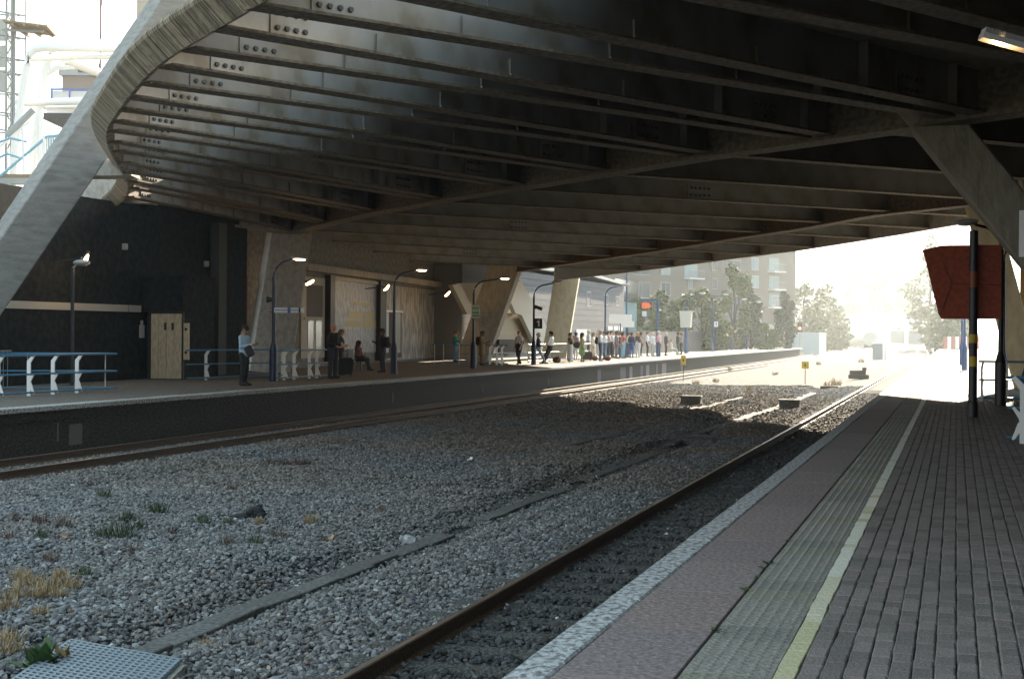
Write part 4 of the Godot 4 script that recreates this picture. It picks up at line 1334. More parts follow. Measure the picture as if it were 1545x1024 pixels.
	weed("leafy_weed", gw, 0.24, 46, "leaf_dark", "leafy bright green weed at the edge of the steel grating", "weed", "", 0.6)
	gw = on(95, 995, -1.0)
	weed("yellow_weed", gw, 0.12, 20, "grass_dry", "small yellowing weed on the steel grating's corner", "weed", "", 0.6)
	for q in [[1050, 580, 0.3], [1130, 590, 0.3], [1250, 582, 0.4], [1263, 580, 0.45], [1100, 560, 0.4], [1080, 575, 0.3], [1300, 548, 0.5], [1235, 550, 0.4], [1170, 565, 0.3]]:
		var w := on(q[0], q[1], -1.1)
		weed("dry_grass_tuft", Vector3(w.x, ballast_h(w.x, -w.z), w.z), q[2], 40, "grass_dry", "orange dry weed on the sunlit ballast beyond the shadow", "grass tuft", "dry weeds on the sunlit ballast")

# ---------------------------------------------------------------- people: a skeleton of tapered capsules meshed as one surface
func nets(bones: Array, cell: float, blend: float) -> Shape:
	var lo := Vector3(1e9, 1e9, 1e9)
	var hi := -lo
	for b in bones:
		var r := maxf(b[2], b[3]) + cell * 3.0
		for p in [b[0], b[1]]:
			lo = lo.min(p - Vector3(r, r, r))
			hi = hi.max(p + Vector3(r, r, r))
	var nx := int(ceil((hi.x - lo.x) / cell)) + 1
	var ny := int(ceil((hi.y - lo.y) / cell)) + 1
	var nz := int(ceil((hi.z - lo.z) / cell)) + 1
	var fld := PackedFloat32Array()
	fld.resize(nx * ny * nz)
	fld.fill(9.0)
	var raw := fld.duplicate()
	var who := PackedInt32Array()
	who.resize(nx * ny * nz)
	for bi in bones.size():
		var a: Vector3 = bones[bi][0]
		var ba: Vector3 = bones[bi][1] - a
		var ra: float = bones[bi][2]
		var rb: float = bones[bi][3]
		var l2 := maxf(ba.length_squared(), 1e-9)
		var m := maxf(ra, rb) + blend + cell * 2.2
		var q0 := ((a.min(a + ba) - Vector3(m, m, m) - lo) / cell).floor()
		var q1 := ((a.max(a + ba) + Vector3(m, m, m) - lo) / cell).ceil()
		for z in range(maxi(0, int(q0.z)), mini(nz, int(q1.z) + 1)):
			for y in range(maxi(0, int(q0.y)), mini(ny, int(q1.y) + 1)):
				var row := (z * ny + y) * nx
				for x in range(maxi(0, int(q0.x)), mini(nx, int(q1.x) + 1)):
					var p := lo + Vector3(x, y, z) * cell - a
					var h := clampf(p.dot(ba) / l2, 0.0, 1.0)
					var d := (p - ba * h).length() - lerpf(ra, rb, h)
					var i := row + x
					if d < raw[i]:
						raw[i] = d
						who[i] = bi
					var f := fld[i]
					var g := blend - absf(d - f)
					fld[i] = minf(d, f) - (g * g * 0.25 / blend if g > 0.0 else 0.0)
	var at := PackedInt32Array()
	at.resize(nx * ny * nz)
	at.fill(-1)
	var vs := PackedVector3Array()
	var ns := PackedVector3Array()
	var cs := PackedColorArray()
	var step := [0, 1, nx, nx + 1, nx * ny, nx * ny + 1, nx * ny + nx, nx * ny + nx + 1]
	var ed := [[0, 1], [2, 3], [4, 5], [6, 7], [0, 2], [1, 3], [4, 6], [5, 7], [0, 4], [1, 5], [2, 6], [3, 7]]
	for z in nz - 1:
		for y in ny - 1:
			for x in nx - 1:
				var i := (z * ny + y) * nx + x
				var f0 := fld[i]
				if f0 > cell * 2.5: continue
				var f := [f0, fld[i + 1], fld[i + nx], fld[i + nx + 1], fld[i + step[4]], fld[i + step[5]], fld[i + step[6]], fld[i + step[7]]]
				var neg := 0
				for k in 8: if f[k] < 0.0: neg += 1
				if neg == 0 or neg == 8: continue
				var sum := Vector3.ZERO
				var cnt := 0
				for e in ed:
					var u: float = f[e[0]]
					var w: float = f[e[1]]
					if (u < 0.0) != (w < 0.0):
						var t := u / (u - w)
						var c0 := Vector3(e[0] & 1, (e[0] >> 1) & 1, e[0] >> 2)
						var c1 := Vector3(e[1] & 1, (e[1] >> 1) & 1, e[1] >> 2)
						sum += c0.lerp(c1, t)
						cnt += 1
				at[i] = vs.size()
				vs.append(lo + (Vector3(x, y, z) + sum / cnt) * cell)
				ns.append(Vector3(f[1] + f[3] + f[5] + f[7] - f[0] - f[2] - f[4] - f[6], f[2] + f[3] + f[6] + f[7] - f[0] - f[1] - f[4] - f[5], f[4] + f[5] + f[6] + f[7] - f[0] - f[1] - f[2] - f[3]).normalized())
				var best := 0
				for k in 8: if raw[i + step[k]] < raw[i + step[best]]: best = k
				cs.append(bones[who[i + step[best]]][4])
	var sh := Shape.new()
	for z in range(1, nz - 1):
		for y in range(1, ny - 1):
			for x in range(1, nx - 1):
				var i := (z * ny + y) * nx + x
				var s0 := fld[i] < 0.0
				for ax in 3:
					var st: int = [1, nx, nx * ny][ax]
					if s0 == (fld[i + st] < 0.0): continue
					var u: int = [nx, nx * ny, 1][ax]
					var w: int = [nx * ny, 1, nx][ax]
					var q := [at[i - u - w], at[i - w], at[i], at[i - u]]
					if q[0] < 0 or q[1] < 0 or q[2] < 0 or q[3] < 0: continue
					var order := [0, 2, 1, 0, 3, 2] if s0 else [0, 1, 2, 0, 2, 3]
					for k in order:
						sh.v.append(vs[q[k]]); sh.n.append(ns[q[k]]); sh.c.append(cs[q[k]])
	return sh

var head_soup: Shape
var hand_soup: Shape
var hair_soups := {}
const SKIN := Color(1, 1, 1, 0)
func make_soups() -> void:
	var dk := Color(0.02, 0.015, 0.012)
	var V := func(x, y, z) -> Vector3: return Vector3(x, y, z)
	var hb := [[V.call(0, 0.03, 0.0), V.call(0, 0.03, 0.035), 0.092, 0.088, SKIN], [V.call(0, -0.01, -0.03), V.call(0, -0.07, -0.04), 0.066, 0.05, SKIN], [V.call(0, -0.085, -0.055), V.call(0, -0.09, -0.05), 0.034, 0.034, SKIN], [V.call(0, 0.005, -0.094), V.call(0, -0.03, -0.11), 0.011, 0.016, SKIN], [V.call(0, -0.08, 0.03), V.call(0, -0.14, 0.03), 0.055, 0.055, SKIN]]
	for s in [-1, 1]:
		hb.append([V.call(s * 0.088, 0.01, 0.012), V.call(s * 0.088, -0.025, 0.005), 0.016, 0.012, SKIN])
		hb.append([V.call(s * 0.032, 0.006, -0.083), V.call(s * 0.034, 0.006, -0.082), 0.0095, 0.0095, dk])
	hb.append([V.call(-0.02, -0.06, -0.086), V.call(0.02, -0.06, -0.086), 0.009, 0.009, Color(0.25, 0.09, 0.08)])
	head_soup = nets(hb, 0.0095, 0.018)
	var fb := []
	for i in 4:
		var z: float = -0.03 + 0.02 * i
		var fl: float = [0.075, 0.084, 0.078, 0.06][i]
		fb.append([V.call(0, -0.005, z * 0.6), V.call(0, -0.09, z), 0.016, 0.0125, SKIN])
		fb.append([V.call(0, -0.09, z), V.call(-0.008, -0.09 - fl * 0.5, z), 0.0095, 0.009, SKIN])
		fb.append([V.call(-0.008, -0.09 - fl * 0.5, z), V.call(-0.03, -0.09 - fl * 0.93, z), 0.009, 0.0075, SKIN])
	fb.append([V.call(0, -0.025, -0.02), V.call(-0.012, -0.06, -0.055), 0.014, 0.0105, SKIN])
	fb.append([V.call(-0.012, -0.06, -0.055), V.call(-0.028, -0.095, -0.056), 0.0105, 0.008, SKIN])
	fb.append([V.call(0, 0.03, 0), V.call(0, -0.02, 0), 0.026, 0.024, SKIN])
	hand_soup = nets(fb, 0.0065, 0.008)
	var w := Color.WHITE
	var short := [[V.call(0, 0.055, -0.01), V.call(0, 0.045, 0.04), 0.092, 0.094, w], [V.call(0, 0.0, 0.06), V.call(0, -0.05, 0.06), 0.075, 0.05, w]]
	hair_soups["short"] = nets(short, 0.011, 0.03)
	hair_soups["long"] = nets(short + [[V.call(-0.07, 0.03, 0.03), V.call(-0.09, -0.2, 0.04), 0.05, 0.035, w], [V.call(0.07, 0.03, 0.03), V.call(0.09, -0.2, 0.04), 0.05, 0.035, w], [V.call(0, 0, 0.07), V.call(0, -0.24, 0.08), 0.07, 0.05, w]], 0.012, 0.03)
	hair_soups["bun"] = nets(short + [[V.call(0, 0.09, 0.1), V.call(0, 0.1, 0.11), 0.045, 0.045, w]], 0.011, 0.02)
	hair_soups["fringe"] = nets([[V.call(0, -0.01, 0.055), V.call(0, -0.05, 0.06), 0.078, 0.05, w], [V.call(-0.06, -0.02, 0.04), V.call(0.06, -0.02, 0.04), 0.04, 0.04, w]], 0.011, 0.02)
	hair_soups["cap"] = nets([[V.call(0, 0.065, -0.01), V.call(0, 0.055, 0.03), 0.088, 0.09, w], [V.call(-0.04, 0.06, -0.11), V.call(0.04, 0.06, -0.11), 0.02, 0.02, w]], 0.011, 0.02)

func add_soup(dst: Shape, src: Shape, t: Transform3D, skin: Color, mirror := false) -> void:
	var k := src.v.size()
	for i in k:
		var j := i
		if mirror: j = i - i % 3 + [0, 2, 1][i % 3]
		var v := src.v[j]
		var n := src.n[j]
		if mirror:
			v.x = -v.x
			n.x = -n.x
		dst.v.append(t * v); dst.n.append((t.basis * n).normalized())
		dst.c.append(skin if src.c[j].a < 0.5 else src.c[j])

func person(label: String, at: Vector3, yaw: float, d: Dictionary) -> Node3D:
	var k: float = d.get("h", 1.74) / 1.75
	var fem: bool = d.get("fem", false)
	var skin: Color = d.get("skin", Color(0.45, 0.27, 0.18))
	var top: Color = d.get("top", Color(0.6, 0.6, 0.6))
	var bot: Color = d.get("bot", Color(0.03, 0.03, 0.04))
	var shoe: Color = d.get("shoe", Color(0.03, 0.025, 0.02))
	var legs: String = d.get("legs", "stand")
	var sit := legs == "sit"
	var base := Vector3(0, -0.45 if sit else -0.1 if legs == "perch" else 0.0, 0)
	var lean: float = d.get("lean", 0.0)
	var J := func(x: float, y: float, z: float) -> Vector3:          # torso point, leaning about the hips
		var r := Vector3(x, y - 0.95, z).rotated(Vector3.RIGHT, -lean)
		return (r + Vector3(0, 0.95, 0) + base) * k
	var P := func(x: float, y: float, z: float) -> Vector3: return Vector3(x, y, z) * k
	var sw := 0.165 if fem else 0.19
	var B := []
	# legs
	for s in [-1, 1]:
		var hip: Vector3 = J.call(s * 0.09, 0.93, 0.0)
		var knee := Vector3(s * 0.1, 0.5, -0.015)
		var ank := Vector3(s * 0.105, 0.09, 0.03)
		match legs:
			"walk":
				knee = Vector3(s * 0.09, 0.5, -0.16 if s < 0 else 0.0)
				ank = Vector3(s * 0.085, 0.09, -0.24 if s < 0 else 0.3)
			"sit":
				knee = Vector3(s * 0.1, 0.5, -0.44)
				ank = Vector3(s * 0.1 - 0.06, 0.09, -0.42 - 0.12 * (s + 1))
			"perch":
				knee = Vector3(s * 0.1, 0.47, -0.2)
				ank = Vector3(s * 0.1, 0.09, -0.36)
			"wide":
				ank.x = s * 0.17
				knee.x = s * 0.13
			"ease":
				if s > 0:
					knee = Vector3(0.12, 0.5, -0.1)
					ank = Vector3(0.16, 0.09, -0.02)
		var kn: Vector3 = knee * k
		var an: Vector3 = ank * k
		var bare: bool = d.get("type", "trousers") in ["skirt", "dress", "shorts"]
		var lo := skin if bare else bot
		var slack := 1.0 if bare else d.get("slack", 1.12) as float
		B.append([hip, hip.lerp(kn, 0.5), 0.092 * k * slack, 0.078 * k * slack, bot])
		B.append([hip.lerp(kn, 0.5), kn, 0.078 * k * slack, 0.06 * k * slack, lo if d.get("type", "") != "shorts" else bot])
		B.append([kn, kn.lerp(an, 0.35), 0.058 * k * slack, 0.058 * k * slack, lo])
		B.append([kn.lerp(an, 0.35), an, 0.058 * k * slack, 0.044 * k * (slack * 1.15 if not bare else 1.0), lo])
		B.append([an + Vector3(0, -0.035, 0.02) * k, an + Vector3(s * 0.02, -0.045, -0.17) * k, 0.046 * k, 0.038 * k, shoe])
	# skirt or dress
	match d.get("type", ""):
		"skirt", "dress":
			var hem: float = d.get("hem", 0.5)
			B.append([J.call(0, 0.95, 0), P.call(0, hem, 0.0), 0.15 * k, d.get("flare", 0.2) * k, bot])
		"longskirt":
			B.append([J.call(0, 0.95, 0), P.call(0, 0.25, 0.0), 0.14 * k, 0.2 * k, bot])
	# trunk
	for s in [-1, 1]:
		B.append([J.call(s * 0.06, 0.96, 0.0), J.call(s * 0.055, 1.14, 0.0), 0.125 * k, 0.115 * k, bot if not d.get("untucked", false) else top])
		B.append([J.call(s * 0.06, 1.06, 0.0), J.call(s * 0.075, 1.34, 0.0), 0.118 * k, (0.11 if fem else 0.125) * k, top])
	B.append([J.call(-sw + 0.04, 1.41, 0.01), J.call(sw - 0.04, 1.41, 0.01), 0.075 * k, 0.075 * k, top])
	if fem: B.append([J.call(-0.07, 1.28, -0.09), J.call(0.07, 1.28, -0.09), 0.05 * k, 0.05 * k, top])
	B.append([J.call(0, 1.44, 0.015), J.call(0, 1.54, -0.005), 0.058 * k, 0.052 * k, skin])
	# arms
	var hands := []
	for s in [-1, 1]:
		var pose: String = d.get("arm_l" if s < 0 else "arm_r", "down")
		var sh: Vector3 = J.call(s * sw, 1.405, 0.01)
		var el: Vector3 = J.call(s * (sw + 0.06), 1.13, 0.03)
		var wr: Vector3 = J.call(s * (sw + 0.065), 0.89, -0.05)
		match pose:
			"phone":
				el = J.call(s * (sw + 0.03), 1.13, -0.02)
				wr = J.call(s * 0.07, 1.2, -0.29)
			"fold":
				el = J.call(s * (sw + 0.05), 1.13, -0.06)
				wr = J.call(-s * 0.03, 1.14, -0.2)
			"hip":
				el = J.call(s * (sw + 0.15), 1.15, 0.06)
				wr = J.call(s * (sw - 0.02), 1.0, -0.02)
			"back":
				el = J.call(s * (sw + 0.05), 1.14, 0.12)
				wr = J.call(s * 0.1, 0.98, 0.17)
			"swing":
				el = J.call(s * (sw + 0.06), 1.13, 0.1 * s)
				wr = J.call(s * (sw + 0.06), 0.92, 0.1 * s - 0.12)
			"lap":
				el = J.call(s * (sw + 0.05), 1.13, -0.02)
				wr = J.call(s * 0.1, 1.04, -0.27)
			"face":
				el = J.call(s * (sw + 0.05), 1.16, -0.12)
				wr = J.call(s * 0.07, 1.42, -0.17)
			"strap":
				el = J.call(s * (sw + 0.06), 1.16, -0.02)
				wr = J.call(s * 0.13, 1.33, -0.17)
		var sl: Color = top if d.get("sleeves", "long") != "none" else skin
		B.append([sh, sh.lerp(el, 0.55), 0.062 * k, 0.052 * k, sl])
		B.append([sh.lerp(el, 0.55), el, 0.052 * k, 0.045 * k, sl if d.get("sleeves", "long") == "long" else skin])
		B.append([el, wr, 0.045 * k, 0.033 * k, sl if d.get("sleeves", "long") == "long" else skin])
		hands.append([el, wr, s])
	var body := nets(B, d.get("cell", 0.03), 0.035)
	for h in hands:
		var y: Vector3 = (h[0] - h[1]).normalized()
		var z := (Vector3(0, 0, 1) - y * y.z).normalized() if absf(y.z) < 0.9 else Vector3.UP
		z = (z - y * z.dot(y)).normalized()
		add_soup(body, hand_soup, Transform3D(Basis(y.cross(z) * k, y * k, z * k), h[1] - y * 0.01), skin, h[2] < 0)
	var look: float = d.get("look", 0.0)
	var nod: float = d.get("nod", 0.1)
	var ht := Transform3D(Basis(Vector3.UP, look) * Basis(Vector3.RIGHT, -nod - lean * 0.5) * Basis.from_scale(Vector3.ONE * k), J.call(0, 1.63, -0.02))
	add_soup(body, head_soup, ht, skin)
	var o := thing("person", label, "person", at, yaw, "people waiting on the far platform")
	part("body", body.mesh(true), mats.people, o)
	var hs: String = d.get("hair", "short")
	if hs != "":
		var hsh := Shape.new()
		var hc: Color = d.get("hairc", Color(0.02, 0.014, 0.01))
		add_soup(hsh, hair_soups[hs], ht, hc)
		for i in hsh.c.size(): hsh.c[i] = hc
		part("hair" if hs != "cap" else "cap", hsh.mesh(true), mats.people, o)
	return o

func backpack(label: String, at: Vector3, yaw: float, m: String, y := 1.2, back := 0.22, size := Vector3(0.3, 0.42, 0.2)) -> void:
	var o := thing("backpack", label, "backpack", at + Basis(Vector3.UP, yaw) * Vector3(0, y, back), yaw)
	var sh := Shape.new()
	sh.ball(Vector3(0, 0, 0), size * 0.56, 12); sh.box(Transform3D(), size * Vector3(0.8, 0.8, 0.75))
	part("pack", sh.mesh(), mats[m], o)
	sh = Shape.new()
	sh.ball(Vector3(0, -size.y * 0.18, size.z * 0.45), size * Vector3(0.35, 0.22, 0.2), 10)
	part("pocket", sh.mesh(), mats[m], o)
	sh = Shape.new()
	for s in [-1, 1]: sh.pipe([Vector3(s * 0.1, size.y * 0.42, -0.06), Vector3(s * 0.12, size.y * 0.5, -0.2), Vector3(s * 0.12, size.y * 0.2, -0.36), Vector3(s * 0.12, -size.y * 0.3, -0.2), Vector3(s * 0.1, -size.y * 0.4, -0.06)], 0.018, 6)
	part("strap", sh.mesh(), mats[m], o)

func build_people() -> void:
	make_soups()
	var fair := Color(0.55, 0.36, 0.27)
	var tan := Color(0.36, 0.21, 0.13)
	var brown := Color(0.16, 0.09, 0.06)
	var W := Color(0.75, 0.76, 0.78)
	var blk := Color(0.015, 0.015, 0.018)
	var den := Color(0.05, 0.09, 0.17)
	var navy := Color(0.02, 0.025, 0.05)
	var R := -PI / 2                          # facing image right
	var T := -0.9                             # facing the tracks and the camera
	var p := on(368, 582, 0)
	person("man in a pale blue shirt and dark trousers looking at his phone", p, R - 0.1, {"h": 1.76, "skin": tan, "top": Color(0.42, 0.56, 0.68), "untucked": true, "arm_l": "phone", "arm_r": "phone", "nod": 0.45, "cell": 0.022, "bot": Color(0.018, 0.02, 0.022)})
	var sb := Shape.new()
	sb.block(Transform3D(Basis(Vector3(0, 0, 1), 0.5), Vector3.ZERO), Vector3(0.2, 0.32, 0.12), 0.03)
	solo("shoulder_bag", sb.mesh(), mats.black_cloth, "small dark bag held against the pale blue shirt", "bag", Transform3D(Basis(), p + Vector3(0.24, 1.02, 0.16)))
	p = on(502, 571, 0)
	person("bald man in a dark suit standing beside the woman with the suitcase", p, R - 0.5, {"h": 1.86, "skin": Color(0.5, 0.27, 0.17), "top": blk, "untucked": true, "hair": "", "cell": 0.024, "arm_r": "lap", "arm_l": "lap", "slack": 1.25})
	p = on(514, 566, 0)
	person("long haired woman in brown and black with folded arms beside the suitcase", p, R + 0.3, {"h": 1.68, "fem": true, "skin": fair, "top": Color(0.03, 0.03, 0.028), "bot": Color(0.06, 0.03, 0.02), "sleeves": "short", "arm_l": "fold", "arm_r": "fold", "hair": "long", "hairc": Color(0.2, 0.11, 0.04), "cell": 0.026})
	person("seated person in dark clothes with a red top on the metal seats", Vector3(-23.75, 0, -57.4), R - 0.2, {"h": 1.66, "fem": true, "skin": brown, "top": Color(0.1, 0.02, 0.02), "legs": "sit", "arm_l": "lap", "arm_r": "lap", "hair": "long", "nod": 0.3, "cell": 0.026})
	p = on(592, 562, 0) + Vector3(-0.35, 0, 0.2)
	person("person in a dark hooded coat with a rucksack beside the slim lamp post", p, PI * 0.5, {"h": 1.74, "skin": brown, "top": blk, "untucked": true, "bot": Color(0.02, 0.022, 0.03), "arm_l": "phone", "arm_r": "down", "hair": "short", "nod": 0.3, "cell": 0.026})
	backpack("large black rucksack on the hooded person by the slim lamp post", p, PI * 0.5, "black_cloth")
	p = on(687, 546, 0)
	person("red haired woman in a green top behind the railing", p, R - 0.2, {"h": 1.7, "fem": true, "skin": fair, "top": Color(0.02, 0.16, 0.1), "bot": Color(0.12, 0.2, 0.28), "arm_l": "phone", "arm_r": "phone", "hairc": Color(0.16, 0.05, 0.02), "untucked": true, "nod": 0.3})
	p = on(727, 551, 0)
	person("person in an olive tunic with a dark rucksack looking at a phone", p, R, {"h": 1.68, "skin": brown, "top": Color(0.2, 0.15, 0.07), "type": "dress", "hem": 0.6, "flare": 0.17, "bot": Color(0.2, 0.15, 0.07), "arm_l": "phone", "arm_r": "phone", "nod": 0.35, "sleeves": "short"})
	backpack("dark red rucksack on the person in the olive tunic", p, R, "maroon")
	p = on(783, 550, 0)
	person("person walking in a white top and black trousers with rucksack straps", p, PI - 0.25, {"h": 1.7, "fem": true, "skin": fair, "top": W, "sleeves": "short", "legs": "walk", "arm_l": "swing", "arm_r": "down", "hair": "bun", "hairc": Color(0.3, 0.18, 0.06), "bot": blk, "shoe": Color(0.2, 0.05, 0.04)})
	backpack("grey rucksack worn by the person walking in white", p, PI - 0.25, "grey_cloth")
	p = on(812, 549, 0)
	person("pale haired person in a navy jacket and jeans perched on the railing", p, R + 0.25, {"h": 1.72, "fem": true, "skin": fair, "top": navy, "bot": Color(0.3, 0.36, 0.42), "legs": "perch", "arm_l": "lap", "arm_r": "lap", "hair": "short", "hairc": Color(0.6, 0.55, 0.45), "untucked": true})
	p = on(830, 549, 0)
	person("man in a white shirt and black trousers beside the perched person", p, PI * 0.5 - 0.2, {"h": 1.8, "skin": fair, "top": W, "bot": blk, "arm_l": "lap", "arm_r": "lap", "hairc": Color(0.05, 0.02, 0.01), "lean": -0.08, "legs": "perch"})
	var bg := Shape.new()
	bg.ball(Vector3(0, 0.15, 0), Vector3(0.24, 0.2, 0.14), 12); bg.pipe([Vector3(-0.14, 0.28, 0), Vector3(-0.08, 0.42, 0), Vector3(0.08, 0.42, 0), Vector3(0.14, 0.28, 0)], 0.012, 6)
	solo("leather_bag", bg.mesh(), mats.brown_leather, "round brown leather bag on the sunlit platform beside the white shirted man", "bag", Transform3D(Basis(), on(840, 547, 0)))
	var rows := [
		[860, 546, T, "woman in a black top and wide white trousers drinking", {"h": 1.64, "fem": true, "skin": tan, "top": blk, "bot": W, "sleeves": "none", "arm_r": "face", "arm_l": "phone", "hair": "short", "type": "longskirt", "slack": 1.5}],
		[869, 543, T + 0.4, "person in a pale patterned top with a black bag behind the woman in white trousers", {"h": 1.66, "fem": true, "skin": tan, "top": Color(0.5, 0.4, 0.38), "arm_l": "phone", "bot": W, "hair": "short"}],
		[878, 546, R + 0.3, "woman in a short green dress with loose brown hair", {"h": 1.64, "fem": true, "skin": tan, "top": Color(0.22, 0.3, 0.1), "bot": Color(0.2, 0.34, 0.12), "type": "dress", "hem": 0.55, "sleeves": "none", "hair": "long", "hairc": Color(0.05, 0.02, 0.01), "arm_l": "phone"}],
		[888, 541, T - 0.2, "tall pale haired man in a white shirt behind the green dress", {"h": 1.84, "skin": fair, "top": W, "bot": Color(0.04, 0.03, 0.03), "hairc": Color(0.7, 0.68, 0.62), "arm_r": "down"}],
		[906, 545, R + 0.1, "man in a white shirt and blue jeans with a black rucksack looking down", {"h": 1.8, "skin": fair, "top": W, "bot": den, "arm_l": "phone", "arm_r": "phone", "nod": 0.5, "hairc": Color(0.6, 0.5, 0.45)}],
		[913, 543, PI * 0.5, "person in jeans facing the man with the black rucksack", {"h": 1.74, "skin": fair, "top": W, "bot": Color(0.08, 0.14, 0.22), "arm_l": "phone", "hairc": Color(0.03, 0.02, 0.015)}],
		[922, 540, T, "pair's left man in a white shirt with dark trousers", {"h": 1.8, "skin": fair, "top": W, "bot": navy, "legs": "wide", "arm_l": "fold", "arm_r": "fold"}],
		[925.5, 539, T - 0.5, "red faced man in a white shirt behind the pair", {"h": 1.76, "skin": Color(0.55, 0.3, 0.22), "top": W, "bot": navy, "hairc": Color(0.3, 0.2, 0.12)}],
		[930.5, 541, R, "man in a grey brown shirt and grey trousers", {"h": 1.78, "skin": brown, "top": Color(0.2, 0.15, 0.15), "untucked": true, "bot": Color(0.18, 0.17, 0.18), "arm_l": "fold"}],
		[940, 540.5, R - 0.3, "woman in a red top and loose pale blue jeans", {"h": 1.74, "fem": true, "skin": tan, "top": Color(0.5, 0.04, 0.06), "bot": Color(0.25, 0.42, 0.5), "sleeves": "none", "slack": 1.45, "hair": "long", "arm_l": "lap"}],
		[962.5, 540, PI - 0.3, "woman in white dungarees over a black vest", {"h": 1.7, "fem": true, "skin": fair, "top": blk, "bot": Color(0.72, 0.68, 0.6), "sleeves": "none", "hair": "long", "hairc": Color(0.4, 0.2, 0.08), "slack": 1.3, "arm_l": "hip"}],
		[967, 537, R, "dark haired person in patterned black behind the white dungarees", {"h": 1.76, "skin": brown, "top": Color(0.08, 0.06, 0.06), "hair": "short", "untucked": true}],
		[977, 537.5, R + 0.2, "man in a bright white shirt and black trousers", {"h": 1.78, "skin": fair, "top": W, "bot": blk, "arm_l": "hip"}],
		[994, 538, PI * 0.4, "man in a pink checked shirt and blue jeans", {"h": 1.82, "skin": fair, "top": Color(0.6, 0.36, 0.38), "bot": Color(0.03, 0.06, 0.14), "hairc": Color(0.6, 0.5, 0.42), "untucked": true, "arm_l": "back", "slack": 1.25}],
		[1005, 537, R + 0.3, "person in black clothes beside the pink checked shirt", {"h": 1.74, "skin": fair, "top": blk, "bot": Color(0.06, 0.02, 0.02), "hairc": Color(0.55, 0.5, 0.4), "arm_l": "lap"}],
		[1013, 535.5, R, "pale clothed person crouching against the fence", {"h": 1.6, "fem": true, "skin": fair, "top": Color(0.5, 0.5, 0.4), "bot": Color(0.6, 0.58, 0.5), "legs": "sit", "arm_l": "lap", "hair": "bun", "hairc": Color(0.3, 0.22, 0.1)}],
		[1023, 535.5, R, "person in a black jacket before the cream monitor hood", {"h": 1.76, "skin": brown, "top": blk, "untucked": true}],
		[1028, 535, PI * 0.6, "person in a grey jacket talking with the one in black", {"h": 1.7, "skin": tan, "top": Color(0.25, 0.22, 0.2), "untucked": true, "bot": blk, "arm_l": "phone"}],
		[953, 540, T + 0.5, "person in blue trousers half hidden by a blue lamp post", {"h": 1.7, "skin": brown, "top": Color(0.05, 0.05, 0.1), "bot": Color(0.05, 0.12, 0.32)}],
		[895, 543, R, "person in a cream dress beside the rucksack wearer", {"h": 1.66, "fem": true, "skin": fair, "top": Color(0.7, 0.64, 0.52), "bot": Color(0.7, 0.64, 0.52), "type": "dress", "hem": 0.45, "hair": "long", "hairc": Color(0.3, 0.17, 0.07)}],
		[917.5, 541, T, "man in a pale pink shirt behind the men in jeans", {"h": 1.77, "skin": fair, "top": Color(0.7, 0.5, 0.48), "bot": navy, "arm_l": "fold", "arm_r": "fold"}],
		[935, 540, PI * 0.6, "person in a white T shirt turned towards the grey brown shirt", {"h": 1.72, "skin": tan, "top": W, "sleeves": "short", "bot": den, "arm_r": "phone"}],
		[948, 539.5, R + 0.5, "person in a pale yellow top by the blue lamp post", {"h": 1.68, "fem": true, "skin": tan, "top": Color(0.7, 0.62, 0.3), "sleeves": "short", "bot": Color(0.1, 0.1, 0.12), "hair": "bun"}],
		[985, 537.5, R - 0.4, "person in a pale grey coat between the white and pink shirts", {"h": 1.72, "skin": fair, "top": Color(0.55, 0.58, 0.6), "untucked": true, "bot": Color(0.4, 0.42, 0.44), "hairc": Color(0.5, 0.45, 0.35)}],
		[466, 548, PI * 0.5, "dark figure standing in the doorway beside the first column", {"h": 1.7, "skin": brown, "top": blk, "bot": blk, "untucked": true}]]
	for r in rows:
		r[4]["cell"] = 0.034
		person(r[3], on(r[0], r[1], 0), r[2], r[4])
	p = on(906, 545, 0)
	backpack("black rucksack on the man in white shirt and jeans", p, R + 0.1, "black_cloth")
	p = on(940, 540.5, 0)
	backpack("dark rucksack worn by the woman in the red top", p, R - 0.3, "maroon")
	for q in [[898, 544, "small brown bag on the platform at the feet of the white shirted man", 0.2], [917, 544, "tan bag on the platform between the two men in jeans", 0.22]]:
		bg = Shape.new()
		bg.ball(Vector3(0, 0.14, 0), Vector3(q[3], 0.16, 0.13), 12); bg.pipe([Vector3(-0.1, 0.26, 0), Vector3(-0.06, 0.38, 0), Vector3(0.06, 0.38, 0), Vector3(0.1, 0.26, 0)], 0.012, 6)
		solo("hand_bag", bg.mesh(), mats.brown_leather, q[2], "bag", Transform3D(Basis(), on(q[0], q[1], 0)))
	var hb := Shape.new()
	hb.ball(Vector3.ZERO, Vector3(0.26, 0.2, 0.14), 12); hb.pipe([Vector3(-0.12, 0.14, 0), Vector3(-0.05, 0.4, 0), Vector3(0.05, 0.4, 0), Vector3(0.12, 0.14, 0)], 0.014, 6)
	solo("black_bag", hb.mesh(), mats.black_cloth, "round black shoulder bag hanging between the white trousers and green dress", "bag", Transform3D(Basis(), on(872, 545, 0) + Vector3(0, 0.95, 0.15)))

